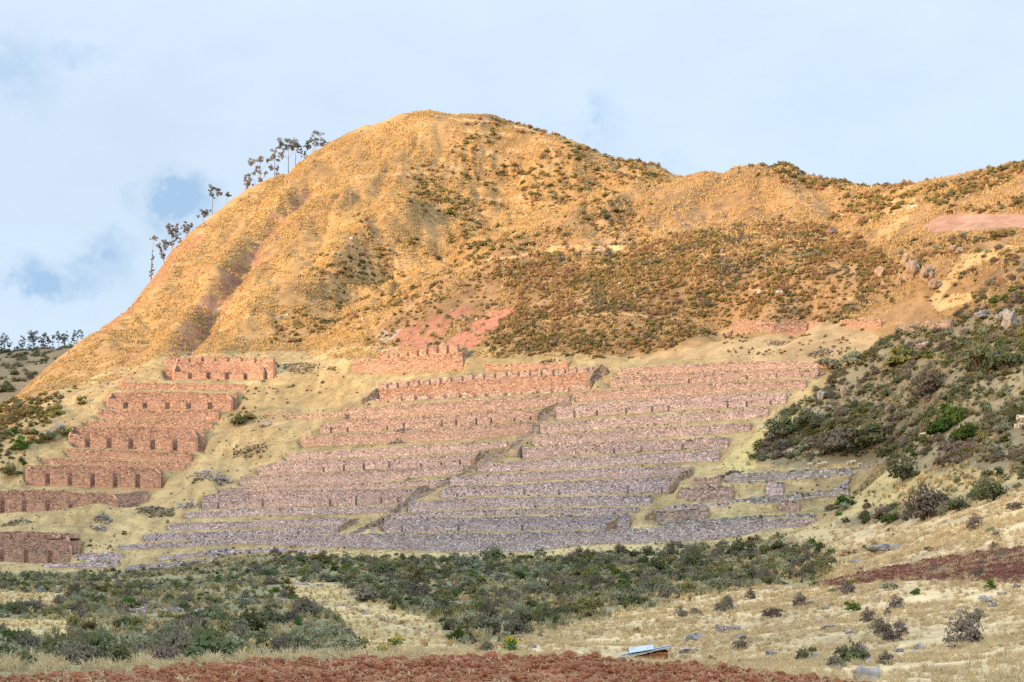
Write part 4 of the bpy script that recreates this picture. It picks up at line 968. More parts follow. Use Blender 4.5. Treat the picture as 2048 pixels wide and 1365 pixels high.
# shrubs of the photo that stand out singly: column, foot row, radius in columns, kind
HAND = [(440,1250,34,'dark'),(500,1262,40,'dark'),(540,1250,36,'dark'),(610,1235,40,'purple'),(470,1300,36,'grey'),(660,1290,48,'grey'),(600,1300,34,'grey'),(250,1255,26,'dark'),(560,1300,26,'dark'),(60,1310,44,'dark'),(20,1290,36,'green'),(140,1325,40,'grey'),(240,1330,40,'dark'),(340,1315,34,'dark'),
        (320,1318,30,'green'),(30,1230,30,'dark'),(60,1225,24,'grey'),(730,1205,40,'purple'),(640,1130,30,'olive'),(760,1150,34,'dark'),(840,1165,28,'olive'),(940,1140,30,'grey'),(990,1120,26,'dark'),(1140,1130,24,'dark'),(1040,1150,24,'green'),(1240,1110,18,'purple'),(1160,1115,16,'purple'),(1310,1150,34,'dark'),(1390,1140,40,'dark'),(1130,1180,30,'purple'),
        (980,1270,50,'grey'),(920,1285,34,'green'),(1090,1250,40,'dark'),(1030,1268,34,'purple'),(760,1310,20,'green'),(900,1260,24,'dark'),(1480,1110,30,'dark'),(1560,1100,26,'dark'),(1590,1130,26,'grey'),(1640,1150,34,'dark'),(1690,1015,26,'green'),(1760,1040,24,'purple'),(1850,1040,50,'purple'),(1990,1000,40,'dark'),(1920,1022,30,'dark'),
        (1570,870,40,'dark'),(1620,860,44,'dark'),(1560,880,30,'grey'),(1660,740,34,'grey'),(1700,730,30,'grey'),(1800,730,40,'olive'),(1860,790,50,'purple'),(1960,740,60,'dark'),(2010,740,50,'dark'),(1680,905,50,'purple'),(1740,895,50,'dark'),(1780,915,30,'dark'),(1900,850,44,'green'),(1930,880,40,'green'),(1880,870,34,'green'),(1810,960,36,'dark'),
        (1545,1235,24,'purple'),(1600,1215,22,'purple'),(1450,1225,24,'purple'),(1360,1235,18,'purple'),(1390,1232,18,'purple'),(1480,1300,20,'purple'),(1735,1245,24,'purple'),(1800,1270,24,'purple'),(1760,1270,30,'purple'),(1930,1290,50,'purple'),(1980,1180,18,'green'),(1830,1190,14,'green'),(1780,1180,20,'grey'),(1700,1175,14,'olive'),(1690,1190,26,'purple'),
        (1670,1335,26,'purple'),(1720,1320,24,'purple'),(1770,1330,22,'purple'),(1480,1328,10,'green'),(1960,1040,12,'green'),(2030,1020,20,'purple'),(1950,1060,24,'purple'),(1250,1165,20,'dark'),(1190,1160,22,'dark'),(830,1195,34,'purple'),(790,1220,30,'dark'),(860,1225,30,'grey'),
        (100,880,26,'dark'),(40,900,24,'green'),(20,950,26,'dark'),(140,870,22,'olive'),(60,830,18,'olive'),(110,830,20,'olive'),(160,810,18,'olive'),(480,850,22,'dark'),(500,840,18,'olive'),(900,430,14,'green')]
hp = []
for (px, py, r, kd) in HAND:
    p = cast(px, py)
    if p is None: continue
    S_pt.append(p[None]); S_px.append(np.array([px])); S_py.append(np.array([py])); S_k.append(kd); S_s.append(np.array([r * p[1] / F])); S_v.append(np.array([(px + py) % 3]))
    z_ = 'near slope' if inpoly(np.array([px]), np.array([py]), NEAR)[0] else ('valley' if py > 1140 and px < 720 else ('belt' if py > 1090 and px < 1665 else ('lower right hill' if py > 935 and px > 1600 else ('right hill' if px > 1480 else ('hill foot' if px < 260 else 'bank')))))
    S_z.append(z_ if py > 600 else 'summit')
S_pt, S_px, S_py, S_s, S_v = map(np.concatenate, (S_pt, S_px, S_py, S_s, S_v)); S_k = np.array(S_k); S_z = np.array(S_z)
app = S_s * F / S_pt[:, 1]; app = np.where((S_px > 4) & (S_px < 2044) & (S_py < 1358), app, 0)
n_hand = len(HAND); app[-n_hand:] *= 1.6
order = np.argsort(-app); big = np.zeros(len(app), bool); big[order[:290]] = True
KIND_TXT = {'dark': 'dark green', 'grey': 'grey-green', 'purple': 'purple-brown twiggy', 'olive': 'olive', 'green': 'bright green', 'rust': 'rust-brown'}
ZONE_TXT = {'belt': 'in the belt below the terraces', 'valley': 'on the valley floor at lower left', 'right hill': 'on the shaded hill right of the terraces', 'lower right hill': 'in the hollow above the pale grass slope',
            'grassy corner': 'on the grassy bank below the terraces, right end', 'hill foot': 'at the left foot of the big hill', 'summit': 'on the sunlit upper face of the big hill', 'gully': 'in the gully of the big hill', 'spur': 'on the sunlit spur above the terraces',
            'skyline': 'along the skyline at right', 'right upper': 'on the sunlit slope at upper right', 'flats': 'on the flats above the terraces', 'near slope': 'on the pale grass slope at lower right', 'bank': 'on the grassy bank between the ruins'}
NTH = ['leftmost', 'second', 'third', 'fourth', 'fifth', 'sixth', 'seventh', 'eighth', 'ninth', 'tenth', 'eleventh', 'twelfth', 'thirteenth', 'fourteenth', 'fifteenth', 'sixteenth', 'seventeenth', 'eighteenth', 'nineteenth', 'twentieth']
BAND = ['in the upper part', 'in the middle', 'in the lower part']
bi = np.nonzero(big)[0]; LAB = {}
for key in ZONE_TXT:
    zi = [i for i in bi if S_z[i] == key]
    if not zi: continue
    nb = 3 if len(zi) > 24 else (2 if len(zi) > 12 else 1); rk = np.argsort(np.argsort([S_py[i] for i in zi])); bnd = (rk * nb // len(zi))
    for kd in KINDS_:
        for b_ in range(nb):
            m = sorted([i for i, q in zip(zi, bnd) if S_k[i] == kd and q == b_], key=lambda i: S_px[i])
            where = '' if nb == 1 else (', upper part' if b_ == 0 else (', lower part' if b_ == nb - 1 else ', middle part'))
            for j, i in enumerate(m):
                nth = 'only' if len(m) == 1 else (NTH[j] if j == 0 else ('rightmost' if j == len(m) - 1 else NTH[min(j, 19)] + ' from left'))
                LAB[i] = f'{KIND_TXT[kd]} shrub {ZONE_TXT[key]}{where}' + ('' if len(m) == 1 else f', {nth}')
for i in bi:
    kd, v, s = S_k[i], int(S_v[i]), float(S_s[i])
    r = empty('shrub', S_pt[i] - np.array((0, 0, .05 * s))); rs = random.Random(int(i))
    r.rotation_euler = (rs.gauss(0, .06), rs.gauss(0, .06), rs.uniform(0, 6.28)); r.scale = (s, s * rs.uniform(.85, 1.15), s * rs.uniform(.85, 1.15))
    tag(r, LAB[i], 'shrub', 'shrubs ' + ZONE_TXT[S_z[i]], 'thing')
    for src, nm in ((SHRUB[kd][v], 'foliage'), (STEM[v], 'stem')):
        c = bpy.data.objects.new(nm, src.data); COL.objects.link(c); c.parent = r
rest = ~big; fp = [p for k in KINDS_ for p in SHRUB[k]]
fi = np.array([KINDS_.index(k) * 3 for k in S_k]) + S_v
scatter('shrubbery', 'low mixed scrub covering the slopes and the valley', S_pt[rest] - np.array((0, 0, .06)), S_s[rest], fp, fi[rest], 5, RNG.uniform(.75, 1.2, rest.sum()))
print('SHRUBS', len(S_s), int(big.sum()))
# dry bunch grass on the sunlit hill
hillz = zone([(20,800),(170,680),(380,465),(650,290),(870,210),(1180,290),(1360,340),(1500,322),(1760,360),(2200,300),(2200,560),(1900,640),(1760,640),(1480,655),(1240,712),(700,720),(560,700),(320,715),(230,760),(130,775)], 6)
bare = np.clip((gcol[..., 0] / (gcol[..., 1] + 1e-6) - 1.75) * 3, 0, 1)
d = 2.3 * hillz * ~inpoly(PX2, PY2, [(1848,452),(1875,434),(1930,428),(2150,430),(2150,450),(1960,461),(1860,463)]) * (1 - .65 * bare) * np.clip(.55 + fbm(X2 / 7, Y2 / 7, 71, 3) * 1.3, .05, 1.4) * np.where(inpoly(PX2, PY2, SPUR), .75, 1)
pt, px, py = sample(d, 31, 260000); print('TUFTS', len(pt))
rs = np.random.default_rng(2); scatter('bunch_grass', 'golden dry bunch grass covering the sunlit hill', pt - np.array((0, 0, .05)), rs.uniform(.45, 1.1, len(pt)), TUFT['straw'], seed=6, tilt=.25)
d = (Y2 > 85) * (1.1 * zone(VALLEY, 4) * np.clip(.4 + fbm(X2 / 8, Y2 / 8, 73, 3) * 1.6, 0, 1.2) * ~in_open + 1.5 * zone(RHILL, 6) * np.clip(.4 + fbm(X2 / 8, Y2 / 8, 74, 3) * 1.6, 0, 1.2)) * (blk == 0)
pt, px, py = sample(d, 32, 90000); print('SAGE', len(pt))
scatter('tall_grass', 'tall grey-green grass between the shrubs of the valley', pt - np.array((0, 0, .05)), rs.uniform(.45, 1.15, len(pt)), TUFT['sage'] + TUFT['pale'] + TUFT['straw'][:2], seed=7, tilt=.2)
# fine pale grass on the near slope, thinning into the distance
d = np.maximum(zone(NEAR, 2), zone([(1600,1075),(1660,1045),(1800,1050),(2048,975),(2350,920),(2350,960),(2048,1015),(1880,1075),(1750,1135),(1650,1170),(1600,1120)], 3)) * np.clip(24000 / Y2 ** 1.75, .3, 9.0) * np.clip(.55 + fbm(X2 / 3, Y2 / 5, 75, 3) * 1.2, .03, 1.3) * (Y2 < 340)
pt, px, py = sample(d, 33, 120000); print('PALE', len(pt))
scatter('short_grass', 'short pale dry grass on the slope at lower right', pt - np.array((0, 0, .03)), rs.uniform(.3, 1.0, len(pt)) * np.clip(pt[:, 1] / 140, .7, 1.7), TUFT['pale'], seed=8, tilt=.3)

# weeds at the foot and on top of the walls
wd = .06 * zone(TERR_POLY, 0) * np.clip(fbm(X2 / 6, Y2 / 4, 88, 3) * 2 + .35, 0, 1.4)
pt, px, py = sample(wd, 36, 9000)
scatter('weeds', 'small weeds growing along the terrace walls', pt, rs.uniform(.14, .42, len(pt)), SHRUB['olive'] + SHRUB['dark'] + SHRUB['rust'] + SHRUB['grey'], seed=17)
# grass along the terrace treads and over the open patches
tr = zone(TERR_POLY, 0) * (fbm(X2 / 5, Y2 / 5, 81, 2) * 1.2 + .6).clip(.1, 1.3) * 1.6 + .9 * in_open + .25 * zone([(1440,930),(1520,860),(1620,790),(1660,795),(1560,850),(1510,900),(1520,950),(1470,955)], 4) + .2 * zone([(1700,985),(1780,945),(2048,935),(1900,1000),(1700,1040)], 5) + .3 * zone([(1560,1062),(1650,1045),(1850,1055),(1770,1120),(1660,1150),(1650,1100)], 5)
pt, px, py = sample(tr, 34, 120000)
scatter('tread_grass', 'short yellow grass on the terrace treads and open patches', pt - np.array((0, 0, .04)), np.where(inpoly(px, py, TERR_POLY), rs.uniform(.25, .62, len(pt)), rs.uniform(.3, .9, len(pt))), TUFT['pale'] + [TUFT['straw'][0]], seed=9, tilt=.3)

d = 2.2 * zone(VALLEY, 3) * (Y2 < 95) * np.clip(.6 + fbm(X2 / 3, Y2 / 4, 76, 3), .1, 1.3)
pt, px, py = sample(d, 35, 12000)
scatter('verge_grass', 'dry grass along the far edge of the ploughed soil', pt - np.array((0, 0, .03)), rs.uniform(.5, 1.2, len(pt)), TUFT['pale'], seed=10, tilt=.3)
# ------------------------------------------------------------------ ploughed soil in the foreground
def soil_cols(n_, rs, base=(.36, .16, .085)): return np.array(base)[None] * rs.uniform(.7, 1.35, (n_, 1))
rs = np.random.default_rng(77)
pxs = np.arange(-260, 1960, 5.0); uu = np.linspace(0, 1, 230) ** .8
ye = field_edge_Y(pxs) + fbm(pxs / 60, pxs * 0, 5, 3) * 1.6
Yf = 20 + (ye[:, None] - 20) * uu[None]; Xf = (pxs[:, None] - CX) / F * Yf
edge = np.clip((1 - uu) * 40, 0, 1)[None]
lump = np.clip(fbm(Xf / .45, Yf / .45, 110, 3), -.3, 1) * .13 + np.clip(fbm(Xf / 1.1, Yf / 1.1, 111, 3), -.2, 1) * .16 + fbm(Xf / .14, Yf / .14, 112, 2) * .035
Zf = -1.66 + lump * (.35 + .65 * edge) - (1 - edge) * .32
i_ = np.arange(Xf.size).reshape(Xf.shape); q_ = np.stack([i_[:-1, :-1], i_[1:, :-1], i_[1:, 1:], i_[:-1, 1:]], -1).reshape(-1, 4)
cf = np.array((.36, .142, .074)) * (1 + .35 * fbm(Xf / .8, Yf / .8, 113, 3)[..., None]); dryp = np.clip(fbm(Xf / 2.5, Yf / 2.5, 114, 3) * 1.5, 0, .5)[..., None]
cf = cf * (1 - dryp) + np.array((.47, .29, .18)) * dryp
fld = add_mesh('ploughed_field', np.stack([Xf, Yf, Zf], -1).reshape(-1, 3), q_, M['soil'], col=np.clip(cf, .03, .7).reshape(-1, 3), smooth=True); tag(fld, 'freshly ploughed red soil across the foreground', kind='structure')
def clod_mesh(seed, n=2, rough=.35, name='clod', mat=None, colr=(.36, .14, .072), flat=.75, block=0.0):
    import bmesh
    bm = bmesh.new(); bmesh.ops.create_icosphere(bm, subdivisions=n, radius=1.0); off = Vector((seed * 3.7, seed * 1.3, seed * 2.1))
    for v in bm.verts:
        d = 1 + rough * mnoise.fractal(v.co * 1.1 + off, 1.0, 2.0, 3) + rough * .5 * mnoise.noise(v.co * 3.1 + off)
        if block:
            c = v.co.copy(); c.rotate(Euler((seed * .7, seed * 1.9, seed * .3))); d *= 1 / (max(abs(c.x), abs(c.y), abs(c.z)) ** block); d += .22 * (mnoise.cell(v.co * 1.7 + off) - .5)
        v.co = v.co * d; v.co.z *= flat
    bm.normal_update(); V = np.array([v.co[:] for v in bm.verts]); Fq = np.array([[v.index for v in f.verts] for f in bm.faces]); bm.free()
    r_ = np.random.default_rng(seed); return add_mesh(name, V, Fq, mat or M['soil'], col=np.array(colr)[None] * r_.uniform(.75, 1.3, (len(V), 1)), link=False, smooth=False)
CLOD = [clod_mesh(500 + i, 2, .45) for i in range(5)]
n_ = 7500; px = rs.uniform(-200, 1900, n_); ye_ = field_edge_Y(px); Yc = 26 + (ye_ - 27) * rs.uniform(0, 1, n_) ** .75; ok = Yc > 24; px, Yc = px[ok], Yc[ok]
sz = .02 + .10 * rs.random(len(px)) ** 3.4
zf = -1.62 + rs.uniform(-.03, .1, len(px)); scatter('clods', 'small red clods strewn over the ploughed soil', np.stack([(px - CX) / F * Yc, Yc, zf], -1), sz, CLOD, seed=12, tilt=1.0)
# the larger clods one can pick out, along the far edge of the ploughed soil
BIGC = [(98,1352,8),(240,1340,10),(282,1338,20),(357,1335,18),(428,1328,9),(512,1328,16),(560,1326,12),(632,1330,10),(728,1318,14),(745,1314,9),(706,1315,9),(802,1316,10),(868,1314,12),(914,1315,9),(944,1313,13),(983,1307,16),(1020,1309,12),(1085,1310,10),(1105,1311,10),(1135,1312,17),(1190,1316,12),(1238,1314,9),(1280,1332,8),(1345,1332,10),(1385,1323,12),(1440,1332,14),(1470,1336,9),(1500,1342,10),(1560,1348,10),(1610,1354,9),(1655,1362,9),
        (620,1350,14),(760,1345,16),(880,1348,12),(1050,1344,14),(1170,1350,18),(1290,1352,14),(1420,1356,13),(960,1358,12),(480,1352,12)]
for i, (px_, py_, r_) in enumerate(BIGC):
    Yc_ = min(float(field_edge_Y(px_)) - .3, 1.62 * F / max(py_ - HZ - 4, 20)); r = empty('clod', ((px_ - CX) / F * Yc_, Yc_, -1.6)); s = r_ / F * Yc_
    o = bpy.data.objects.new('soil_lump', CLOD[i % 5].data); COL.objects.link(o); o.parent = r; r.scale = (s, s, s * .95); r.rotation_euler = (0, 0, i * 1.7)
    row = 'along the far edge' if i < 31 else 'near the bottom edge'; j = i if i < 31 else i - 31; sib = sorted([q[0] for q in (BIGC[:31] if i < 31 else BIGC[31:])]); rk = sib.index(px_)
    big_ = 'huge ' if r_ >= 16 else ('large ' if r_ >= 12 else '')
    nth = 'leftmost' if rk == 0 else ('rightmost' if rk == len(sib) - 1 else (NTH[rk] + ' from left' if rk < 16 else (NTH[len(sib) - 1 - rk] + ' from right')))
    tag(r, f'{big_}red soil clod {"at the far edge" if i < 31 else "near the bottom"} of the ploughed field, {nth}', 'clod', 'large clods on the foreground ploughed soil', 'thing')
# dry maize stalks and straw left in the soil
def straw_proto(seed):
    r_ = random.Random(seed); mb = MB(); p = Vector((-.5, 0, .02)); pts = [p.copy()]
    for k in range(4): p = p + Vector((.25, r_.uniform(-.12, .12), r_.uniform(-.04, .09))); pts.append(p.copy())
    mb.tube(pts, [.022, .024, .022, .018, .01], 4); return mb.build('straw', LEAF['pale'], link=False)
def husk_proto(seed):
    V, Fq = blades(seed, 5, .5, .9, .05, .6); return proto('husk', V, Fq, LEAF['pale'])
STR = [straw_proto(i) for i in range(5)] + [husk_proto(610)]
n_ = 5600; px = rs.uniform(-200, 1900, n_); ye_ = field_edge_Y(px); Yc = 26 + (ye_ - 26.5) * rs.uniform(0, 1, n_) ** .7
dn = fbm((px - CX) / F * Yc / 2, Yc / 2, 120, 2) > -.25; px, Yc = px[dn], Yc[dn]
scatter('straw', 'dry maize stalks and husks strewn over the ploughed soil', np.stack([(px - CX) / F * Yc, Yc, -1.6 + rs.uniform(0, .1, len(px))], -1), .09 + .3 * rs.random(len(px)) ** 2, STR, seed=13, tilt=.22)
# second ploughed strip on the slope at right
def strip():
    top = [(1636,1170),(1700,1153),(1760,1138),(1850,1121),(1950,1105),(2048,1092),(2200,1075)]; bot = [(1636,1174),(1700,1171),(1760,1164),(1850,1162),(1950,1165),(2048,1168),(2200,1172)]
    px = np.arange(1638, 2200, 3.0); V = []; m = 70
    for p in px:
        a = cast(p, np.interp(p, *zip(*bot)))[1]; b = cast(p, np.interp(p, *zip(*top)))[1]; b = max(b, a + .5)
        y = np.linspace(a, b, m); z = Hz(np.full(m, p), y); e = np.minimum(np.arange(m), np.arange(m)[::-1]) / 3.0
        X = (p - CX) / F * y; z = z + np.clip(e, 0, 1) * (.16 + .22 * np.clip(fbm(X / .7, y / .7, 130, 3), -.4, 1) + .12 * fbm(X / .25, y / .25, 131, 2)) - .04
        V.append(np.stack([X, y, z], -1))
    V = np.array(V); i_ = np.arange(V.shape[0] * m).reshape(V.shape[0], m); q = np.stack([i_[:-1, :-1], i_[1:, :-1], i_[1:, 1:], i_[:-1, 1:]], -1).reshape(-1, 4)
    c = np.array((.165, .06, .04)) * (1 + .4 * fbm(V[..., 0] / 1.2, V[..., 1] / 1.2, 132, 3)[..., None])
    o = add_mesh('ploughed_strip', V.reshape(-1, 3), q, M['soil'], col=np.clip(c, .02, .6).reshape(-1, 3), smooth=True); tag(o, 'dark red ploughed strip on the slope at right', kind='structure')
    r_ = np.random.default_rng(9); k = 2600; vi = r_.integers(0, V.shape[0], k), r_.integers(2, m - 2, k); pts = V[vi]
    dk = [clod_mesh(540 + i, 1, .5, colr=(.205, .088, .06)) for i in range(3)]
    scatter('strip_clods', 'dark red clods on the ploughed strip at right', pts, .05 + .16 * r_.random(k) ** 2.5, dk, seed=14, tilt=1.0)
    vi = r_.integers(0, V.shape[0], 900), r_.integers(2, m - 2, 900); scatter('strip_straw', 'straw lying on the ploughed strip at right', V[vi] + np.array((0, 0, .06)), .12 + .28 * r_.random(900) ** 2, STR, seed=15, tilt=.35)
strip()

# ------------------------------------------------------------------ adobe hut with metal roof
def hut():
    Y = 104.0; x0, x1 = (1257 - CX) / F * Y, (1335 - CX) / F * Y; zb = float(Hz(1300, Y)) - .15
    zl, zr = (HZ - 1316) / F * Y, (HZ - 1298) / F * Y; dep = 1.7
    r = empty('adobe_hut', ((x0 + x1) / 2, Y, zb)); tag(r, 'small adobe brick hut with a grey corrugated metal roof behind the ploughed soil', 'hut', None, 'thing'); O = np.array(r.location)
    mud = plain_mat('adobe_mortar', (.22, .10, .055), .95, .2, 8); bk = plain_mat('adobe_brick', (.40, .185, .095), .95, .22, 6, bump=.3)
    def topz(x): return zl + (zr - zl) * (x - x0) / (x1 - x0)
    def wall(nm, a, b, inward):
        a, b = np.array(a), np.array(b); d = (b - a); L_ = np.linalg.norm(d); d /= L_; nrm = np.array(inward); t = .3
        V = []
        for p in (a, b):
            tz = topz(p[0]) - .06
            for off in (0, t): V += [(*(p + nrm * off), zb), (*(p + nrm * off), tz)]
        V = np.array(V) - O; w = add_mesh(nm, V, [(0, 1, 5, 4), (2, 6, 7, 3), (1, 3, 7, 5), (0, 4, 6, 2), (0, 2, 3, 1), (4, 5, 7, 6)], mud, r)
        h, bl = .17, .36; k = 0; z = zb + .02; me_ = None
        while z < max(topz(a[0]), topz(b[0])) - .05:
            s = -.18 if k % 2 else 0.0
            while s < L_:
                s0, s1 = max(s, 0), min(s + bl, L_); zt_ = min(z + h - .015, topz((a + d * (s0 + s1) / 2)[0]) - .07)
                if s1 - s0 > .06 and zt_ - z > .05:
                    mb = MB(); c = (a + d * (s0 + s1) / 2) + nrm * .02; mb.quad_box((c[0] - O[0], c[1] - O[1], (z + zt_) / 2 - O[2]), (s1 - s0 - .02, .09, zt_ - z), math.atan2(d[1], d[0])); mb.build('brick', bk, w)
                s += bl
            z += h; k += 1
    wall('front_wall', (x0, Y), (x1, Y), (0, 1)); wall('side_wall', (x1, Y), (x1, Y + dep), (-1, 0)); wall('side_wall', (x0, Y), (x0, Y + dep), (1, 0)); wall('back_wall', (x0, Y + dep), (x1, Y + dep), (0, -1))
    zinc = plain_mat('zinc_sheet', (.50, .56, .60), .38, .18, 2.0, metal=.55)
    def sheet(nm, xa, xb, za, zb_, y0, y1, wave=.02, curl=0.0, th=.012):
        nx, ny = 24, 60; V = []
        for i in range(nx + 1):
            f = i / nx; x = xa + (xb - xa) * f
            for j in range(ny + 1):
                g = j / ny; y = y0 + (y1 - y0) * g; z = za + (zb_ - za) * f + wave * math.sin(y * 2 * math.pi / .11) + (curl * math.sin(math.pi * g) if curl else 0)
                V.append((x - O[0], y - O[1], z - O[2]))
        Fq = [(i * (ny + 1) + j, (i + 1) * (ny + 1) + j, (i + 1) * (ny + 1) + j + 1, i * (ny + 1) + j + 1) for i in range(nx) for j in range(ny)]
        o = add_mesh(nm, np.array(V), Fq, zinc, rf, smooth=True); m = o.modifiers.new('thick', 'SOLIDIFY'); m.thickness = th
        return o
    rf = empty('roof', (0, 0, 0)); rf.parent = r
    e0, e1 = (1241 - CX) / F * Y, (1343 - CX) / F * Y; ZA, ZB = (HZ - 1315) / F * Y, (HZ - 1295) / F * Y
    sheet('metal_sheet', e0, e1, ZA, ZB, Y - .25, Y + .95); sheet('metal_sheet', e0 + .1, e1 + .04, ZA + .07, ZB + .06, Y + .75, Y + dep + .3)
    sheet('curled_sheet', (1258 - CX) / F * Y, (1308 - CX) / F * Y, (HZ - 1307) / F * Y, (HZ - 1299) / F * Y, Y + .1, Y + 1.2, .006, .26)
hut()

# ------------------------------------------------------------------ eucalyptus
def eucalyptus(px, py, top, clumps, label, group, Y=None, seed=0, sag=.55):
    """foot at (px, py) in the photo, crown clumps as (column, row, half-width, half-height) set about the trunk in depth"""
    rsn = np.random.default_rng(seed + 5); rr = random.Random(seed)
    b = P(px, py, Y); b[2] -= .6; r = empty('eucalyptus_tree', b); tag(r, label, 'tree', group, 'thing')
    H_ = (py - top) / F * Y; m = F / Y
    mb = MB(); tip = Vector(((clumps[0][0] - px) / m * .6, 0, H_ * .86)); pts = [Vector((0, 0, -.4)), Vector((tip.x * .2 + rr.uniform(-.1, .1), 0, H_ * .3)), Vector((tip.x * .55, 0, H_ * .6)), tip]
    r0 = .011 * H_ + .05; mb.tube([p for p in pts], [r0, r0 * .75, r0 * .5, r0 * .2], 6); mb.build('trunk', M['bark'], r)
    C, Nn = [], []
    for i, (cx_, cy_, rx, rz) in enumerate(clumps):
        c = Vector(((cx_ - px) / m, rr.uniform(-1, 1) * rx / m * .9, (py - cy_) / m + .6)); rx_, rz_ = rx / m * 1.2, rz / m * 2.4
        zf = max(.12, min(.85, (c.z - rz_ - abs(c.x) * 1.1) / H_)); q0 = Vector((np.interp(zf, [0, .3, .6, .86], [0, pts[1].x, pts[2].x, tip.x]), 0, zf * H_))
        mid = q0.lerp(c, .5) + Vector((0, 0, -.1 * H_ * .3)); MB().tube([q0, mid, c + Vector((0, 0, rz_ * .2))], [r0 * .3, r0 * .18, r0 * .06], 5).build('branch', M['bark'], r)
        nsub = 8 + int(rx_ * 3)
        for _ in range(nsub):
            o_ = rsn.normal(0, 1, 3) * np.array((rx_ * .5, rx_ * .45, rz_ * .42)); o_[2] = min(o_[2], rz_ * .7) - .35 * abs(o_[0]) * rz_ / max(rx_, .1)
            r2 = rx_ * rsn.uniform(.2, .46); k = int(30 + 30 * r2 * r2); d = rsn.normal(size=(k, 3)); d /= np.linalg.norm(d, axis=1, keepdims=True)
            C.append(np.array(c) + o_ + d * np.array((r2, r2, r2 * .8)) * rsn.uniform(.3, 1.1, (k, 1))); Nn.append(d * .4 + rsn.normal(0, .8, (k, 3)))
    C = np.concatenate(C); Nn = np.concatenate(Nn); V, Fq = rnd_quads(C, Nn, rsn.uniform(.15, .36, len(C)), rsn, .5); add_mesh('crown', V, Fq, LEAF['euc'], r)
GE = 'eucalyptus trees along the left ridge of the big hill'
def ridgeY(px): return float(np.interp(px, [a[0] for a in SKY_LINE], [a[2] for a in SKY_LINE])) * 1.03
EU = [(628,306,266,[(630,273,12,6),(616,284,7,5),(647,286,7,3),(615,293,5,3)],'topmost eucalyptus on the left ridge, nearest the summit'),
      (577,341,281,[(577,287,14,6),(562,292,7,5),(592,291,6,5)],'tallest umbrella-crowned eucalyptus on the left ridge, second from the top'),
      (590,332,288,[(593,292,6,3),(602,299,4,4),(609,306,4,4),(585,298,4,3)],'slender many-stemmed eucalyptus just right of the tall umbrella-crowned one'),
      (549,358,299,[(550,305,8,7),(563,311,6,4),(546,314,5,3),(555,337,3,3),(556,352,5,4)],'straight eucalyptus with two low tufts, third trunk group down the ridge'),
      (521,372,315,[(521,319,7,4),(507,325,9,5),(512,340,7,4),(536,322,4,2),(541,334,5,3),(531,347,3,3)],'wide forked eucalyptus with several flat clumps on the left ridge'),
      (514,374,343,[(494,352,7,4),(497,366,7,4),(520,360,4,3)],'low spreading eucalyptus at the lower end of the upper ridge group'),
      (424,422,373,[(428,378,8,4),(426,385,5,6),(439,386,5,5)],'lone thin-trunked eucalyptus midway down the left ridge'),
      (406,440,418,[(406,423,9,4)],'small round-topped eucalyptus below the lone thin-trunked one'),
      (452,400,389,[(456,392,5,3)],'tiny bush-like eucalyptus on the ridge above the lone thin-trunked one'),
      (372,468,447,[(371,452,6,4),(382,451,4,3),(372,459,5,4)],'small reddish eucalyptus in the lower ridge group, rightmost'),
      (345,497,450,[(341,457,8,6),(354,452,5,4),(355,470,7,6),(348,480,6,7),(342,465,6,4)],'dense-crowned eucalyptus in the lower ridge group'),
      (328,520,482,[(326,492,9,6),(332,484,5,4),(322,504,4,3),(327,514,5,3),(338,490,5,4)],'eucalyptus with scattered dark tufts in the lower ridge group, left of the dense one'),
      (302,557,473,[(309,476,5,3),(306,512,3,6),(304,530,3,8),(303,545,3,6)],'bare pole-like eucalyptus, lowest on the left ridge')]
for i, (px, py, top, cl_, lab) in enumerate(EU): eucalyptus(px, py + 3, top, cl_, lab, GE, ridgeY(px), 20 + i)
GE2 = 'eucalyptus trees on the far hill at left'
EU2 = [(10,708,673,[(9,680,8,7),(20,688,4,3),(3,684,5,4)],'leftmost eucalyptus on the far hill, standing clear'), (36,705,692,[(33,696,5,3)],'small low eucalyptus on the far hill, second from left'), (45,704,674,[(45,680,5,6),(43,688,6,5)],'slim eucalyptus on the far hill, third from left'),
       (58,704,684,[(58,690,3,5)],'very small eucalyptus on the far hill beside the slim one'), (67,704,665,[(67,671,9,5),(71,679,6,6),(61,674,5,4),(70,690,4,4)],'full-crowned eucalyptus on the far hill, fifth from left'),
       (90,703,667,[(92,674,8,6),(86,690,7,5),(97,682,5,5),(80,679,4,3)],'broad eucalyptus with a drooping crown at the middle of the far hill'), (106,702,670,[(106,673,4,3),(106,690,3,5)],'thin sparse eucalyptus on the far hill between two full crowns'),
       (118,702,661,[(116,667,5,5),(117,675,5,4)],'tall narrow eucalyptus on the far hill, third from right'), (130,701,664,[(129,670,6,6),(131,682,6,8),(126,676,5,5)],'dense dark eucalyptus on the far hill, second from right'), (156,698,659,[(150,668,5,6),(161,667,7,5),(147,680,4,4)],'rightmost eucalyptus on the far hill, half behind the big hill')]
for i, (px, py, top, cl_, lab) in enumerate(EU2): eucalyptus(px, py + 4, top, cl_, lab, GE2, 1200.0, 60 + i)
sc_n = 420; r_ = np.random.default_rng(44); px = r_.uniform(-60, 200, sc_n); Yc = 1200 - r_.uniform(0, 300, sc_n) ** 1.0
def far_z(px_, Y_):
    top = np.interp(px_, [-700, -200, 0, 60, 130, 250, 420], [760, 722, 706, 703, 700, 690, 680]); return (HZ - top) / F * 1200 * (1 - np.clip(np.abs(Y_ - 1200) / 520, 0, 1) ** 1.25)
scatter('far_scrub', 'dark scrub on the shaded far hill', np.stack([(px - CX) / F * 1200, Yc, far_z(px, Yc) - .5], -1), r_.uniform(1.2, 3.2, sc_n), SHRUB['dark'] + SHRUB['purple'], seed=16)

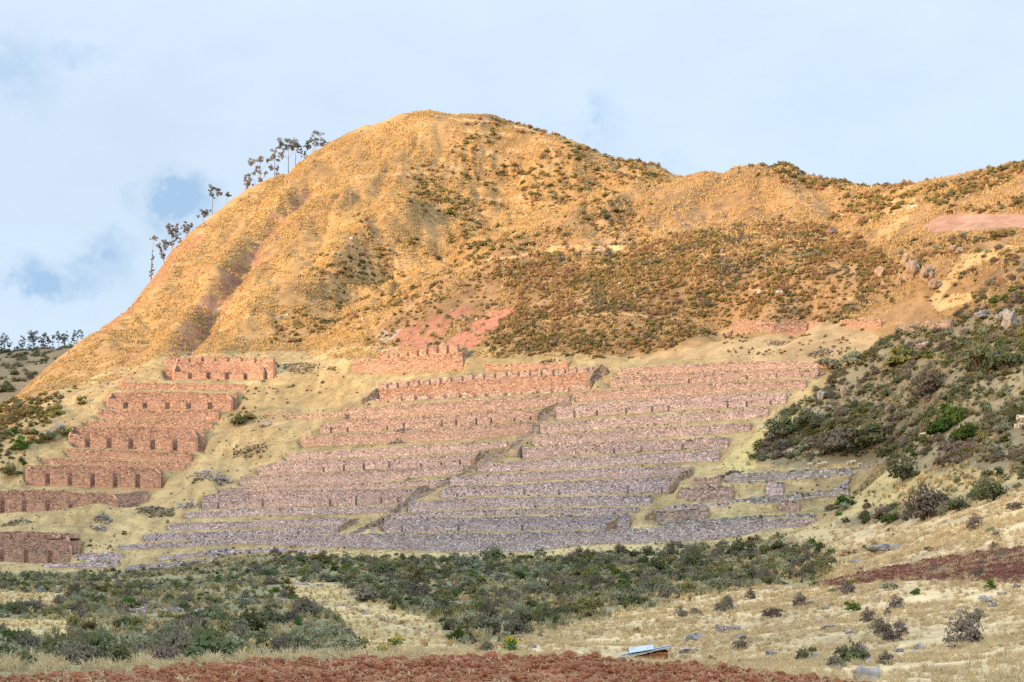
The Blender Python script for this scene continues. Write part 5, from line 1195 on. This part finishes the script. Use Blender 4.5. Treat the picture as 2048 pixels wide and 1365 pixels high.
# ------------------------------------------------------------------ boulders and rubble
PALE, WARM, GREYR = (.50, .47, .43), (.40, .30, .22), (.33, .31, .30)
ROCKP = {}
def rock_proto(seed, colr, flat): 
    k = (seed, colr, flat)
    if k not in ROCKP: ROCKP[k] = clod_mesh(seed, 4, .42, 'rock', M['rock'], colr, flat, .75)
    return ROCKP[k]
def boulder(px, py, rx, rz, colr, lab, group=None, seed=1, rot=0.0, sink=.3):
    p = cast(px, py)
    if p is None: return
    m = p[1] / F; r = empty('boulder', p); o = bpy.data.objects.new('rock', rock_proto(900 + seed, colr, 1.0).data); COL.objects.link(o); o.parent = r
    r.scale = (rx * m, rx * m * .85, rz * m); o.location = (0, 0, 1 - sink * 1.4); r.rotation_euler = (0, 0, rot); tag(r, lab, 'boulder', group, 'thing')
B = [(1722,1303,14,9,PALE,'white pitted boulder alone on the pale grass slope, lower right'),(1838,1300,11,8,PALE,'round grey-white boulder in the cluster at lower right'),(1826,1312,10,6,PALE,'pale boulder leaning below the round one at lower right'),
     (1798,1305,8,4,GREYR,'flat grey stone left of the round boulder cluster'),(1542,1310,12,5,GREYR,'blue-grey flat boulder at the foot of the pale slope'),(1440,1266,9,9,GREYR,'upright grey boulder right of the hut'),(1468,1262,13,6,GREYR,'long grey rock beside the upright boulder right of the hut'),
     (1382,1284,14,8,GREYR,'dark leaning rock just above the hut roof'),(1395,1278,12,7,GREYR,'low brown rock on the bank above the hut'),(1375,1305,18,5,GREYR,'flat pale slab right of the hut'),(1640,1246,10,4,PALE,'small pale rock high on the slope beside dry shrubs'),(1920,1225,7,4,PALE,'small white rock at the right, below the ploughed strip'),
     (1975,1205,14,7,PALE,'white rock pile top stone at right, below the ploughed strip'),(1985,1214,9,6,GREYR,'grey rock under the white pile at right'),(2005,1190,8,4,PALE,'pale stone near the right edge below the ploughed strip'),(1620,1320,22,7,GREYR,'low grey outcrop at the edge of the red soil'),(1690,1308,14,6,PALE,'pale outcrop left of the white pitted boulder'),
     (1755,1200,8,4,PALE,'flat pale stone just below the ploughed strip'),(1660,1260,16,6,GREYR,'grey outcrop in the brown earth patch'),(1700,1268,10,5,PALE,'pale stone in the brown earth patch'),
     (1825,558,15,21,WARM,'tall rust-stained cliff block on the sunlit slope at upper right'),(1852,560,12,15,WARM,'pale cliff block right of the rust-stained one'),(1812,530,11,12,WARM,'square rock topping the cliff blocks at upper right'),(1868,577,10,9,WARM,'grey rock at the right foot of the cliff blocks'),(1800,573,7,11,WARM,'dark rock at the left foot of the cliff blocks'),
     (1760,555,10,12,WARM,'small warm rock left of the cliff blocks'),(1908,505,14,8,WARM,'rounded rock above the cliff blocks, beside a green bush'),(2018,655,15,22,(.43,.39,.34),'tall white and ochre crag among dark shrubs at the right edge'),(2000,645,11,11,GREYR,'pale rock leaning on the white crag at right'),(1966,636,18,8,GREYR,'low pale rock left of the white crag'),
     (1662,470,9,7,(.22,.165,.165),'shadowed purple rock face in the gully at upper right'),(1686,795,6,12,WARM,'thin upright pinkish rock on the shaded hill'),(1642,800,7,10,PALE,'blue-white boulder at the edge of the shaded hill'),(1845,700,12,9,(.42,.34,.32),'pinkish rock above the shaded hill'),(1800,705,10,6,GREYR,'grey rock on the grassy shelf, upper right'),
     (1770,1102,28,8,GREYR,'grey outcrop beside the eroded track, lower right'),(1700,1110,22,7,WARM,'layered brown rock beside the eroded track'),(1720,1128,18,5,GREYR,'low grey rock below the eroded track'),(120,865,12,10,GREYR,'grey boulder left of the third ruined building'),(100,872,9,7,PALE,'pale boulder at the left foot of the ruins'),
     (82,1184,7,6,GREYR,'blue-grey stone at the edge of the bare patch, lower left'),(118,1182,9,4,GREYR,'grey stone beside the blue-grey one, lower left'),(290,1310,7,4,PALE,'white stone among the valley shrubs, lower left'),(530,852,10,4,PALE,'pale stones on the grassy bank between ruins and terraces'),
     (1560,590,8,5,PALE,'white rock among the bushes of the sunlit spur'),(1522,588,9,5,PALE,'white rock left of its twin on the sunlit spur'),(360,1330,5,3,PALE,'tiny white stone at the edge of the red soil')]
for i, (px, py, rx, rz, c, lab) in enumerate(B): boulder(px, py, rx, rz, c, lab, 'boulders on the slopes', i % 9, i * 1.1)
# rubble heaps: stones joined because they cannot be picked apart
def heap(px, py, w, h, n_, colr, lab, seed):
    p = cast(px, py); m = p[1] / F; r_ = np.random.default_rng(seed); Vs, Fs, Cs = [], [], []; base = clod_mesh(700 + seed, 1, .45, 'rubble', M['rock'], (1, 1, 1), .8).data
    bv = np.array([v.co[:] for v in base.vertices]); bf = np.array([list(q.vertices) for q in base.polygons])
    for i in range(n_):
        a = r_.uniform(0, 6.28); q = r_.random() ** .6; x, y = math.cos(a) * q * w * m, math.sin(a) * q * w * m * .6; g = float(HzX(p[0] + x, p[1] + y)) - p[2]
        z = g + (1 - q) * h * m * r_.uniform(.5, 1); s = r_.uniform(.16, .42); Vs.append(bv * s + np.array((x, y, z))); Fs.append(bf + len(bv) * i); Cs.append(np.tile(np.array(colr) * r_.uniform(.6, 1.3), (len(bv), 1)))
    r = empty('rubble_heap', p); tag(r, lab, 'rubble', 'heaps of fallen stones', 'thing'); o = add_mesh('fallen_stones', np.concatenate(Vs), np.concatenate(Fs), M['rock'], r, col=np.concatenate(Cs)); o["kind"] = 'stuff'
for i, (px, py, w, h, n_, c, lab) in enumerate([(420,950,42,8,90,(.42,.38,.36),'long heap of grey stones on the grass below the red retaining walls'),(440,965,28,10,60,(.36,.33,.30),'heap of stones left end of the tenth terrace tier'),(206,1040,20,14,60,(.36,.34,.31),'dark heap of stones right of the fifth ruin'),
        (310,1025,40,14,90,(.30,.27,.21),'mossy mound of rubble in the middle of the grass slope'),(200,1058,14,6,30,(.42,.40,.38),'small heap of pale stones above the lowest ruin'),(375,1012,24,8,40,(.42,.38,.35),'spill of grey stones left of the niches of the fifth tier'),(800,880,26,10,70,(.32,.26,.22),'slump of fallen stones against the tenth terrace wall'),
        (30,1048,34,8,60,(.27,.24,.17),'dark mossy mound on the grass at the left edge'),(600,735,50,12,80,(.28,.24,.18),'dark rubble bank right of the topmost ruin'),(500,905,40,8,60,(.30,.25,.17),'mossy rubble bank between the ruins and the terraces'),(440,1110,30,10,60,(.45,.40,.37),'spill of pale stones between the low rubble walls'),
        (1565,690,50,8,80,(.33,.27,.21),'long stony bank on the flat above the right-hand terraces'),(1640,708,26,10,50,(.30,.26,.21),'dark stony mound at the right end of the flat'),(1470,665,26,8,50,(.36,.28,.24),'rubble at the left foot of the broken red wall'),(1090,728,20,8,40,(.30,.24,.2),'dark rubble behind the long notched hall'),
        (1640,752,14,10,36,(.36,.28,.24),'rubble at the right end of the niche wall, top of the terraces'),(1690,975,22,8,50,(.42,.40,.40),'grey scree at the right end of the dark rubble wall'),(1460,950,26,9,50,(.36,.30,.25),'stones under the dry brown bush right of the terraces')]): heap(px, py, w, h, n_, c, lab, i)

# ------------------------------------------------------------------ sheep, cattle and the shepherd
wool = plain_mat('wool', (.78, .68, .55), .95, .2, 9); skin_d = plain_mat('sheep_face', (.45, .36, .28), .9, .2, 9)
def animal(p, head, L_, label, group, cat, mat, nm, graze=True, seed=0):
    """one body: barrel, neck, head, four jointed legs, tail, grown from a skeleton"""
    me = bpy.data.meshes.new('body'); h = .42 * L_
    hz = .30 * L_ if graze else .95 * L_; hx = .72 * L_
    V = [(-.42*L_,0,.72*L_),(-.15*L_,0,.68*L_),(.15*L_,0,.68*L_),(.38*L_,0,.74*L_),(.55*L_,0,.70*L_ if graze else .9*L_),(hx,0,hz+.12*L_),(hx+.14*L_,0,hz),(-.52*L_,0,.60*L_)]
    R_ = [.17,.21,.21,.17,.11,.10,.06,.04]; E = [(0,1),(1,2),(2,3),(3,4),(4,5),(5,6),(0,7)]
    for sx, at_ in ((-.40, 0), (.36, 3)):
        for sy in (-1, 1):
            b = len(V); k = .05 if sx < 0 else -.02
            V += [(sx*L_,sy*.12*L_,.50*L_),((sx-k)*L_,sy*.12*L_,.26*L_),(sx*L_,sy*.12*L_,-.03)]; R_ += [.09,.05,.035]; E += [(at_,b),(b,b+1),(b+1,b+2)]
    me.from_pydata(V, E, [])
    o = bpy.data.objects.new(nm, me); COL.objects.link(o); o.modifiers.new('skin', 'SKIN').use_smooth_shade = True
    for i, sv in enumerate(me.skin_vertices[0].data): sv.radius = (R_[i]*L_, R_[i]*L_); sv.use_root = (i == 1)
    o.modifiers.new('sub', 'SUBSURF').levels = 1; o.modifiers['sub'].render_levels = 1; me.materials.append(mat); o.location = p; o.rotation_euler = (0, 0, head); tag(o, label, cat, group, 'thing')
    for sy in (-1, 1):
        mb = MB(); mb.tube([(hx, sy*.05*L_, hz+.18*L_), (hx-.03*L_, sy*.15*L_, hz+.16*L_)], [.03*L_, .012*L_], 5); mb.build('ear', skin_d, o)
SH = [(1500,943,0,'leftmost sheep at the left end of the long dark rubble wall'),(1548,942,3.1,'sheep beside the leftmost one above the dark rubble wall'),(1610,938,.3,'sheep facing the wall, third from left above the dark rubble wall'),(1620,930,2.8,'pale sheep fourth from left above the dark rubble wall'),
      (1636,931,.1,'whitest sheep in the middle of the flock above the wall'),(1648,929,3.0,'sheep just right of the whitest one'),(1697,926,.2,'sheep in the right-hand trio above the wall, left one'),(1706,924,2.9,'sheep in the right-hand trio above the wall, middle one'),(1718,931,.4,'sheep in the right-hand trio above the wall, rightmost'),(1579,905,.2,'lone sheep among shrubs above the flock'),
      (1844,868,.3,'upper sheep of three on the shaded hill beside the green bushes'),(1846,876,2.8,'middle sheep of three on the shaded hill beside the green bushes'),(1831,884,1.2,'lowest sheep of three on the shaded hill beside the green bushes'),(2036,840,.2,'upper left sheep of the four at the right edge'),(2044,843,2.9,'upper right sheep of the four at the right edge'),(2028,858,1.4,'lower left sheep of the four at the right edge'),(2039,857,.3,'lower right sheep of the four at the right edge')]
for i, (px, py, hd, lab) in enumerate(SH):
    p = cast(px, py); p[1] -= .8; p[2] = float(HzX(p[0], p[1])); animal(tuple(p), hd, .95 + .1 * (i % 3), lab, 'grazing sheep', 'sheep', wool, 'sheep', True, i)
cow = plain_mat('cattle_hide', (.66, .58, .48), .9, .15, 3)
for px, py, hd, lab in ((1820,420,.2,'left one of two pale cattle on the upper right slope'),(1829,420,2.9,'right one of two pale cattle on the upper right slope')):
    p = cast(px, py); animal(tuple(p), hd, 1.5, lab, 'cattle on the upper slope', 'cow', cow, 'cow', True)
def person(px, py):
    p = cast(px, py); p[2] = float(HzX(p[0], p[1])); me = bpy.data.meshes.new('body')
    V = [(0,0,.95),(0,0,1.18),(0,0,1.38),(0,0,1.5),(.0,-.02,1.66),(.09,0,.88),(.10,-.03,.48),(.11,.03,.07),(.12,-.10,.03),(-.09,0,.88),(-.10,.05,.48),(-.12,.10,.07),(-.13,-.03,.03),(.17,0,1.40),(.24,-.03,1.12),(.25,-.13,.90),(-.17,0,1.40),(-.24,.03,1.12),(-.25,-.08,.88)]
    E = [(0,1),(1,2),(2,3),(3,4),(0,5),(5,6),(6,7),(7,8),(0,9),(9,10),(10,11),(11,12),(2,13),(13,14),(14,15),(2,16),(16,17),(17,18)]
    Rr = [.15,.15,.17,.06,.10,.095,.07,.05,.04,.095,.07,.05,.04,.08,.055,.04,.08,.055,.04]
    me.from_pydata(V, E, [])
    o = bpy.data.objects.new('person', me); COL.objects.link(o); o.modifiers.new('skin', 'SKIN').use_smooth_shade = True
    for i, sv in enumerate(me.skin_vertices[0].data): sv.radius = (Rr[i], Rr[i]); sv.use_root = (i == 0)
    o.modifiers.new('sub', 'SUBSURF').levels = 1; o.modifiers['sub'].render_levels = 1
    me.materials.append(plain_mat('navy_clothes', (.035, .045, .09), .9, .2)); o.location = tuple(p); o.rotation_euler = (0, 0, .6); tag(o, 'person in dark navy clothes standing among the shrubs right of the terraces', 'person', None, 'thing')
    mb = MB(); mb.tube([(0,-.02,1.66),(0,-.01,1.74),(0,0,1.79)], [.115,.11,.05], 8); mb.build('hair', plain_mat('dark_hair', (.02, .017, .015), .7, .1), o)
person(1545, 893)
# flowering weeds by the ploughed soil
def weed(px, py, hgt, lab, seed):
    p = cast(px, py); m = p[1] / F; r_ = np.random.default_rng(seed); H_ = hgt * m; r = empty('flowering_weed', p); tag(r, lab, 'weed', 'yellow-flowering weeds', 'thing')
    C = np.stack([r_.normal(0, .28 * H_, 140), r_.normal(0, .28 * H_, 140), r_.uniform(0, H_ * .85, 140)], -1); V, Fq = rnd_quads(C, r_.normal(size=(140, 3)), r_.uniform(.05, .11, 140) * H_ * 1.4, r_); add_mesh('foliage', V, Fq, LEAF['green'], r)
    C = np.stack([r_.normal(0, .3 * H_, 50), r_.normal(0, .3 * H_, 50), r_.uniform(.6 * H_, H_ * 1.05, 50)], -1); V, Fq = rnd_quads(C, r_.normal(size=(50, 3)), r_.uniform(.04, .07, 50) * H_ * 1.3, r_, .9); add_mesh('flowers', V, Fq, LEAF['yellow'], r)
    mb = MB()
    for k in range(6): a = k * 1.05; mb.tube([(0, 0, -.05), (math.cos(a) * .15 * H_, math.sin(a) * .15 * H_, H_ * .5), (math.cos(a) * .3 * H_, math.sin(a) * .3 * H_, H_)], [.02 * H_, .014 * H_, .006 * H_], 4)
    mb.build('stem', LEAF['green'], r)
for i, (px, py, h_, lab) in enumerate([(495,1322,26,'yellow-flowering weed beside the grassy opening, lower left'),(1024,1305,30,'tall yellow-flowering weed at the edge of the red soil, centre'),(770,1312,20,'low green weed with few yellow flowers at the edge of the red soil'),(1705,1172,14,'small yellow-flowering weed at the tip of the ploughed strip'),(790,1300,26,'thin yellow-green weed beside the low one at the soil edge')]): weed(px, py, h_, lab, i)

# loose stones: scree on the scars and the gully of the hill, fallen stones about the ruins
sd = .05 * zone([(330,740),(360,660),(410,590),(500,500),(610,380),(625,390),(540,500),(470,590),(425,680),(405,735)], 20) + .05 * zone([(690,480),(800,430),(830,450),(720,500),(640,590),(520,680),(470,690),(600,580)], 16) + .05 * zone([(740,705),(800,650),(930,612),(1030,612),(985,665),(850,700)], 10) + .006 * hillz + .05 * zone([(1740,600),(1800,520),(1880,500),(1900,580),(1820,620)], 12)
pt, px, py = sample(sd, 51, 6000); r_ = np.random.default_rng(52)
SCREE = [clod_mesh(760 + i, 2, .4, 'rock', M['rock'], c, .8, .6) for i, c in enumerate(((.34,.28,.24),(.27,.24,.23),(.38,.27,.21),(.45,.40,.36)))]
scatter('scree', 'small stones strewn over the gullies and scars of the hill', pt, .16 + .75 * r_.random(len(pt)) ** 3.5, SCREE, seed=53, tilt=.6)
sd = .05 * zone(TERR_POLY, 0) + .05 * zone(bankp, 0) + .03 * zone([(1250,715),(1480,680),(1720,640),(1780,700),(1680,735),(1480,722)], 4) + .05 * zone([(1380,940),(1760,925),(1700,1000),(1640,1040),(1330,1050)], 4) + .02 * zone(NEAR, 0) * (Y2 < 240) + .02 * zone(RHILL, 0)
pt, px, py = sample(sd, 54, 6000)
scatter('loose_stones', 'small stones strewn over the terraces and grassy slopes', pt, .07 + .3 * r_.random(len(pt)) ** 3, SCREE, seed=55, tilt=.6)

# the stone stairway climbing diagonally between the terraces
ST = [(712,1066),(745,1050),(790,1030),(812,1008),(850,990),(885,972),(915,955),(950,935),(1000,908),(1030,890),(1068,866),(1085,842),(1118,818),(1143,792)]
stairs = None; L_ = np.array(ST, float); seg = np.concatenate([[0], np.cumsum(np.hypot(*np.diff(L_, axis=0).T))]); r_ = np.random.default_rng(5)
for k, s_ in enumerate(np.arange(0, seg[-1], 5.2)):
    px, py = np.interp(s_, seg, L_[:, 0]), np.interp(s_, seg, L_[:, 1]); p = cast(px, py)
    if stairs is None: stairs = empty('stone_stairway', p); tag(stairs, 'worn stone stairway climbing diagonally to the right between the terrace walls', 'stairway', None, 'thing'); O = np.array(p)
    w = r_.uniform(.7, 1.25); h = r_.uniform(.16, .28); p = p + np.array((r_.uniform(-.5, .5), 0, 0)); V = []
    for dx, dy, dz in ((-w,-.45,-.5),(w,-.45,-.5),(w,.5,-.5),(-w,.5,-.5),(-w*.97,-.4,h),(w*.97,-.38,h),(w,.5,h),(-w,.5,h)): V.append(p - O + np.array((dx, dy, dz)) + r_.normal(0, .05, 3))
    c = np.array(((.37, .30, .26), (.30, .24, .20), (.42, .35, .31))[k % 3]) * r_.uniform(.8, 1.1); add_mesh('step', np.array(V), [(3,2,1,0),(4,5,6,7),(0,1,5,4),(1,2,6,5),(2,3,7,6),(3,0,4,7)], M['stone'], stairs, col=np.tile(c, (8, 1)))
rub = zone([(700,1070),(740,1040),(800,1005),(880,960),(1000,895),(1070,840),(1140,785),(1155,795),(1095,850),(1060,885),(960,945),(900,975),(830,1015),(750,1068)], 3) * .9
pt, px, py = sample(rub, 57, 2500)
scatter('stair_rubble', 'stones fallen over the diagonal stairway', pt, r_.uniform(.08, .3, len(pt)), [clod_mesh(780 + i, 1, .4, 'rock', M['rock'], c, .8, .6) for i, c in enumerate(((.42,.34,.31),(.33,.26,.22),(.48,.40,.37)))], seed=58, tilt=.6)
